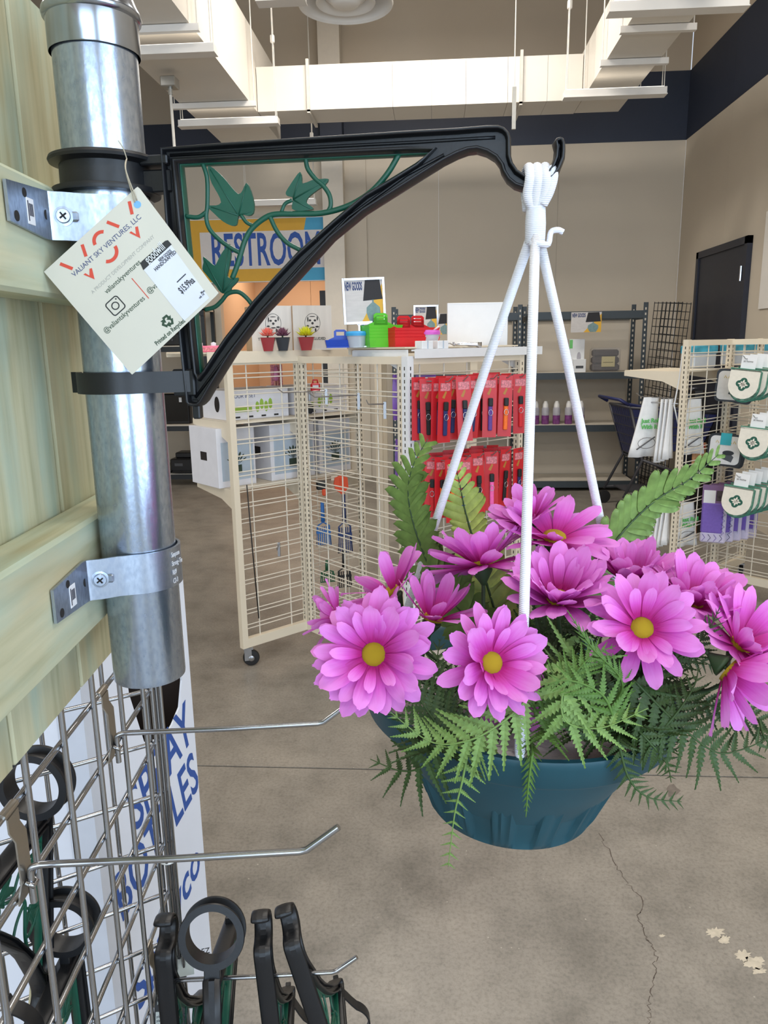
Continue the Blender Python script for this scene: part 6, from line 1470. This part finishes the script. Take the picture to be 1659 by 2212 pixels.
# square pot holders
M_phold = pm('potholder_white', (226,224,222), 0.9, var=0.04, scale=60); M_yel = pm('print_mustard', (206,178,70), 0.8); M_hteal = pm('header_teal', (44,168,180), 0.5)
for k,(px_,py_,of,lab) in enumerate(((1588,800,0.10,'square black-edged pot holder behind the top mitt'),(1570,940,0.16,'square black-edged pot holder with teal header on the middle row'))):
    for j in range(3):
        p = kp(px_,py_,of) - CAMS*(0.02*j) + Vector((0.008*j,0,-0.004*j))
        t = thing('pot_holder', lab if j == 0 else lab.replace('square',('second','third')[j-1]+' square').replace(' with teal header',''), 'pot holder', (p.x,p.y,p.z), 0, group='square pot holders', rot=(0,R_(3+3*j),mrz+R_(20)))
        S_ = 0.098
        for m_,sz,th in ((M_elec,S_,0.005),(M_phold,S_*0.88,0.0062)):
            pl4 = rrect(0,-S_*0.86,sz*0.92,0.025,0); MB().prism(pl4,-th,th,RX(R_(90))).build('edging' if m_ is M_elec else 'quilted_face', m_, t)
        if j == 0:
            for i in range(5): MB().tube([(-0.05+0.022*i,-0.0066,-0.045),(-0.045+0.022*i,-0.0066,-0.03),(-0.035+0.022*i,-0.0066,-0.045)],0.0016,5).build('mustard_script', M_yel, t)
            pj = [(-0.02,-0.13),(0.04,-0.15),(0.05,-0.12),(0.03,-0.10),(-0.01,-0.105)]
            MB().prism(pj,0.0062,0.0068,RX(R_(90))).build('line_drawing', M_elec2, t)
            MB().lathe([(0.03,0),(0.03,0.0006),(0.0005,0.0006)],16,TR(0.02,-0.0064,-0.098) @ RX(R_(90)) @ Matrix.Diagonal((1,0.45,1,1))).build('line_drawing', M_elec, t)
            if k == 1: MB().bx(-0.028,0.028,-0.009,-0.0075,-0.055,0.012).build('header_card', M_hteal, t)
# purple kitchen towels in a header sleeve
M_purp = pm('towel_purple', (126,100,186), 0.9, var=0.06, scale=80, bump=0.2, bscale=600); M_chev = pm('chevron_dark', (58,52,92), 0.9); M_lav = pm('towel_lavender', (206,198,222), 0.9, var=0.04); M_sleeve = pm('sleeve_plum', (126,92,134), 0.5); M_photo = pm('sleeve_photo', (70,58,62), 0.5, var=0.6, scale=60)
for k in range(5):
    p = kp(1548,1048,0.20) - CAMS*(0.035*k) + Vector((0.03*k,0.005*k,0))
    t = thing('towel_set', 'purple kitchen towel set with chevron border, frontmost' if k == 0 else 'purple kitchen towel set %s behind the frontmost' % ('first','second','third','fourth')[k-1], 'towel', (p.x,p.y,p.z), mrz+R_(24), group='purple towel sets')
    MB().bx(-0.07,0.07,-0.008,0.008,-0.11,0.0).build('card_sleeve', M_sleeve, t); MB().bx(-0.062,0.0,-0.0088,-0.008,-0.105,-0.03).build('sleeve_label', M_hcard, t); MB().bx(0.004,0.066,-0.0088,-0.008,-0.09,-0.03).build('sleeve_photo', M_photo, t)
    MB().bbox((0,0,-0.19),(0.135,0.026,0.18),0.008).build('folded_towel', M_purp, t); MB().bbox((0.0,0.0,-0.305),(0.135,0.026,0.06),0.008).build('towel_hem', M_lav, t); MB().bbox((0.054,-0.004,-0.215),(0.022,0.022,0.16),0.006).build('chevron_band', M_lav, t)
    if k < 2:
        for i in range(4):
            MB().tube([(-0.055+0.03*i,-0.0138,-0.285),(-0.04+0.03*i,-0.0138,-0.305),(-0.055+0.03*i,-0.0138,-0.325)],0.004,5,flat=(0.3,1)).build('chevron', M_chev if i%2 else M_purp, t)
            MB().tube([(0.04,-0.017,-0.15-0.035*i),(0.058,-0.017,-0.165-0.035*i),(0.04,-0.017,-0.18-0.035*i)],0.003,5,flat=(0.3,1)).build('chevron', M_purp if i%2 else M_chev, t)
# white tea towels on the two arms to the left
M_tea = pm('tea_towel', (236,236,236), 0.9, var=0.03, scale=50, bump=0.2, bscale=500); M_ttxt = pm('towel_green_print', (92,186,96), 0.8); M_draw = pm('towel_sketch', (86,86,90), 0.8)
def tea(px_, py_, dd, w, h, lab, printed, rz, skew, behind=False):
    c = onpl(px_, py_, J+NE2*0.05, E2) if behind else onpl(px_, py_, KL+NE2*dd, E1)
    t = thing('tea_towel', lab, 'towel', c, rz, group='white tea towels')
    vs = []; fs = []; nx,nz = 7,6
    for side_ in (0,1):
        for j in range(nz+1):
            for i in range(nx+1):
                u = i/nx; v = j/nz; x = (u-0.5)*w*(0.55+0.45*v)+skew*v*w; y = 0.010*math.sin(u*9+v*2)*v*(0.4+v) + (0.008 if side_ else 0); vs.append((x,y,-v*h))
    o_ = (nx+1)*(nz+1)
    for j in range(nz):
        for i in range(nx):
            a = j*(nx+1)+i; fs.append((a,a+nx+1,a+nx+2,a+1)); fs.append((o_+a,o_+a+1,o_+a+nx+2,o_+a+nx+1))
    for i in range(nx): a = nz*(nx+1)+i; fs.append((a,o_+a,o_+a+1,a+1))
    for j in range(nz): a = j*(nx+1); fs += [(a,o_+a,o_+a+nx+1,a+nx+1),(a+nx,a+2*nx+1,o_+a+2*nx+1,o_+a+nx)]
    fix_normals(MB().add(vs,fs).build('cloth', M_tea, t, smooth='all'))
    if printed:
        text('lettering','Just Roll\nWith It',0.034,M_ttxt,t,TR(-w*0.30+skew*w*0.4,-0.014,-h*0.42) @ RX(R_(90)),ext=0.0015,bold=0.02)
        MB().tube([(skew*w*0.75+0.055*math.cos(2*math.pi*i/16),-0.018,-h*0.76+0.03*math.sin(2*math.pi*i/16)) for i in range(16)],0.0014,5,closed=True).build('printed_bowl', M_draw, t); MB().tube([(skew*w*0.75-0.06,-0.018,-h*0.86),(skew*w*0.75+0.05,-0.018,-h*0.66)],0.004,6).build('printed_pin', M_draw, t)
    return t
tea(1408,858,0.20,0.165,0.33,'white tea towel printed in green hanging leftmost on the upper arm',True,R_(18),-0.22)
for k in range(3): tea(1434+9*k,862,0.12-0.03*k,0.075,0.345-0.01*k,'white tea towel edge-on behind the printed one, %s' % ('first','second','third')[k],False,R_(50),-0.12)
tea(1502,862,0.02,0.15,0.31,'white tea towel printed in green behind the upright wires, upper one',True,R_(20),0.0,True)
for k in range(4): tea(1418+9*k,1090,0.14-0.03*k,0.07,0.25-0.008*k,'white tea towel edge-on on the lower arm, %s' % ('leftmost','second','third','fourth')[k],False,R_(52),-0.1)
tea(1486,1085,0.02,0.15,0.26,'white tea towel printed in green behind the upright wires, lower one',True,R_(20),0.0,True)
for z,px_ in ((1.19,1400),(0.62,1400)): ghook(KL,NE2,z,0.28,g2,gk)
for k,z in enumerate((1.16,0.60)): MB().tube([gk(KL+NE2*0.24+E1*0.0,z),gk(KL+NE2*0.02,z)],0.004,6).build('towel_arm', M_hookm, g2, smooth='all')
# teal-labelled goods on the shelf behind the wires, black bags behind, boxes below
M_glassb = pm('teal_label', (60,150,176), 0.4, var=0.3, scale=20)
for k,px_ in enumerate((1508,1590,1625)):
    c = onpl(px_,790,J+NE2*0.18,E2); t = thing('food_container','clear food container with a teal label on the right gondola shelf, '+('left one','middle one','right one')[k],'container',(c.x,c.y,1.3315),R_(20),group='teal labelled containers')
    MB().bbox((0,0,0.045),(0.16,0.12,0.09),0.01).build('container_body', M_clear, t); MB().bbox((0,-0.0,0.105),(0.165,0.125,0.045),0.004).build('label_sleeve', M_glassb, t)
for k,(px_,py_,h) in enumerate(((1520,845,0.30),(1522,1010,0.24),(1530,1085,0.2))):
    c = onpl(px_,py_,J+NE2*0.05,E2); t = thing('black_apron','black folded apron hanging behind the right gondola wires, '+('upper','middle','lower')[k]+' one','apron',c,R_(30),group='black folded aprons')
    MB().bbox((0,0.05,-h/2),(0.15,0.03,h),0.01).build('folded_cloth', M_elec, t); MB().bx(-0.03,0.03,0.03,0.034,-0.05,0.0).build('paper_label', M_elec2, t)
for k,(px_,py_) in enumerate(((1520,960),(1500,1130))):
    c = onpl(px_,py_,J+NE2*0.04,E2); t = thing('recipe_pack','tan and red packet hanging behind the right gondola wires, '+('upper','lower')[k]+' one','packet',c,R_(25),group='tan packets')
    MB().bbox((0,0.03,-0.06),(0.09,0.02,0.13),0.004).build('packet_body', pm('packet_tan',(196,146,104),0.5,var=0.35,scale=40) if k == 0 else MATS['packet_tan'], t); MB().bx(-0.03,0.03,0.0185,0.0195,-0.03,0.0).build('red_print', M_redp, t)
# ================================================================ turn the lettering into meshes
bpy.context.view_layer.update()
_dg = bpy.context.evaluated_depsgraph_get()
for o in list(_TXT):
    me = bpy.data.meshes.new_from_object(o.evaluated_get(_dg))
    if '_fit' in o:
        xs_ = [v.co.x for v in me.vertices]; w = (max(xs_)-min(xs_)) if xs_ else 1
        k = o['_fit']/w
        for v in me.vertices: v.co.x *= k
    n = o.name; p = o.parent; M = o.matrix_local.copy()
    me.name = n
    q = bpy.data.objects.new('lettering', me); COL.objects.link(q); q.parent = p; q.matrix_local = M
    cu = o.data; nm = n.split('.')[0]; bpy.data.objects.remove(o); bpy.data.curves.remove(cu); q.name = nm
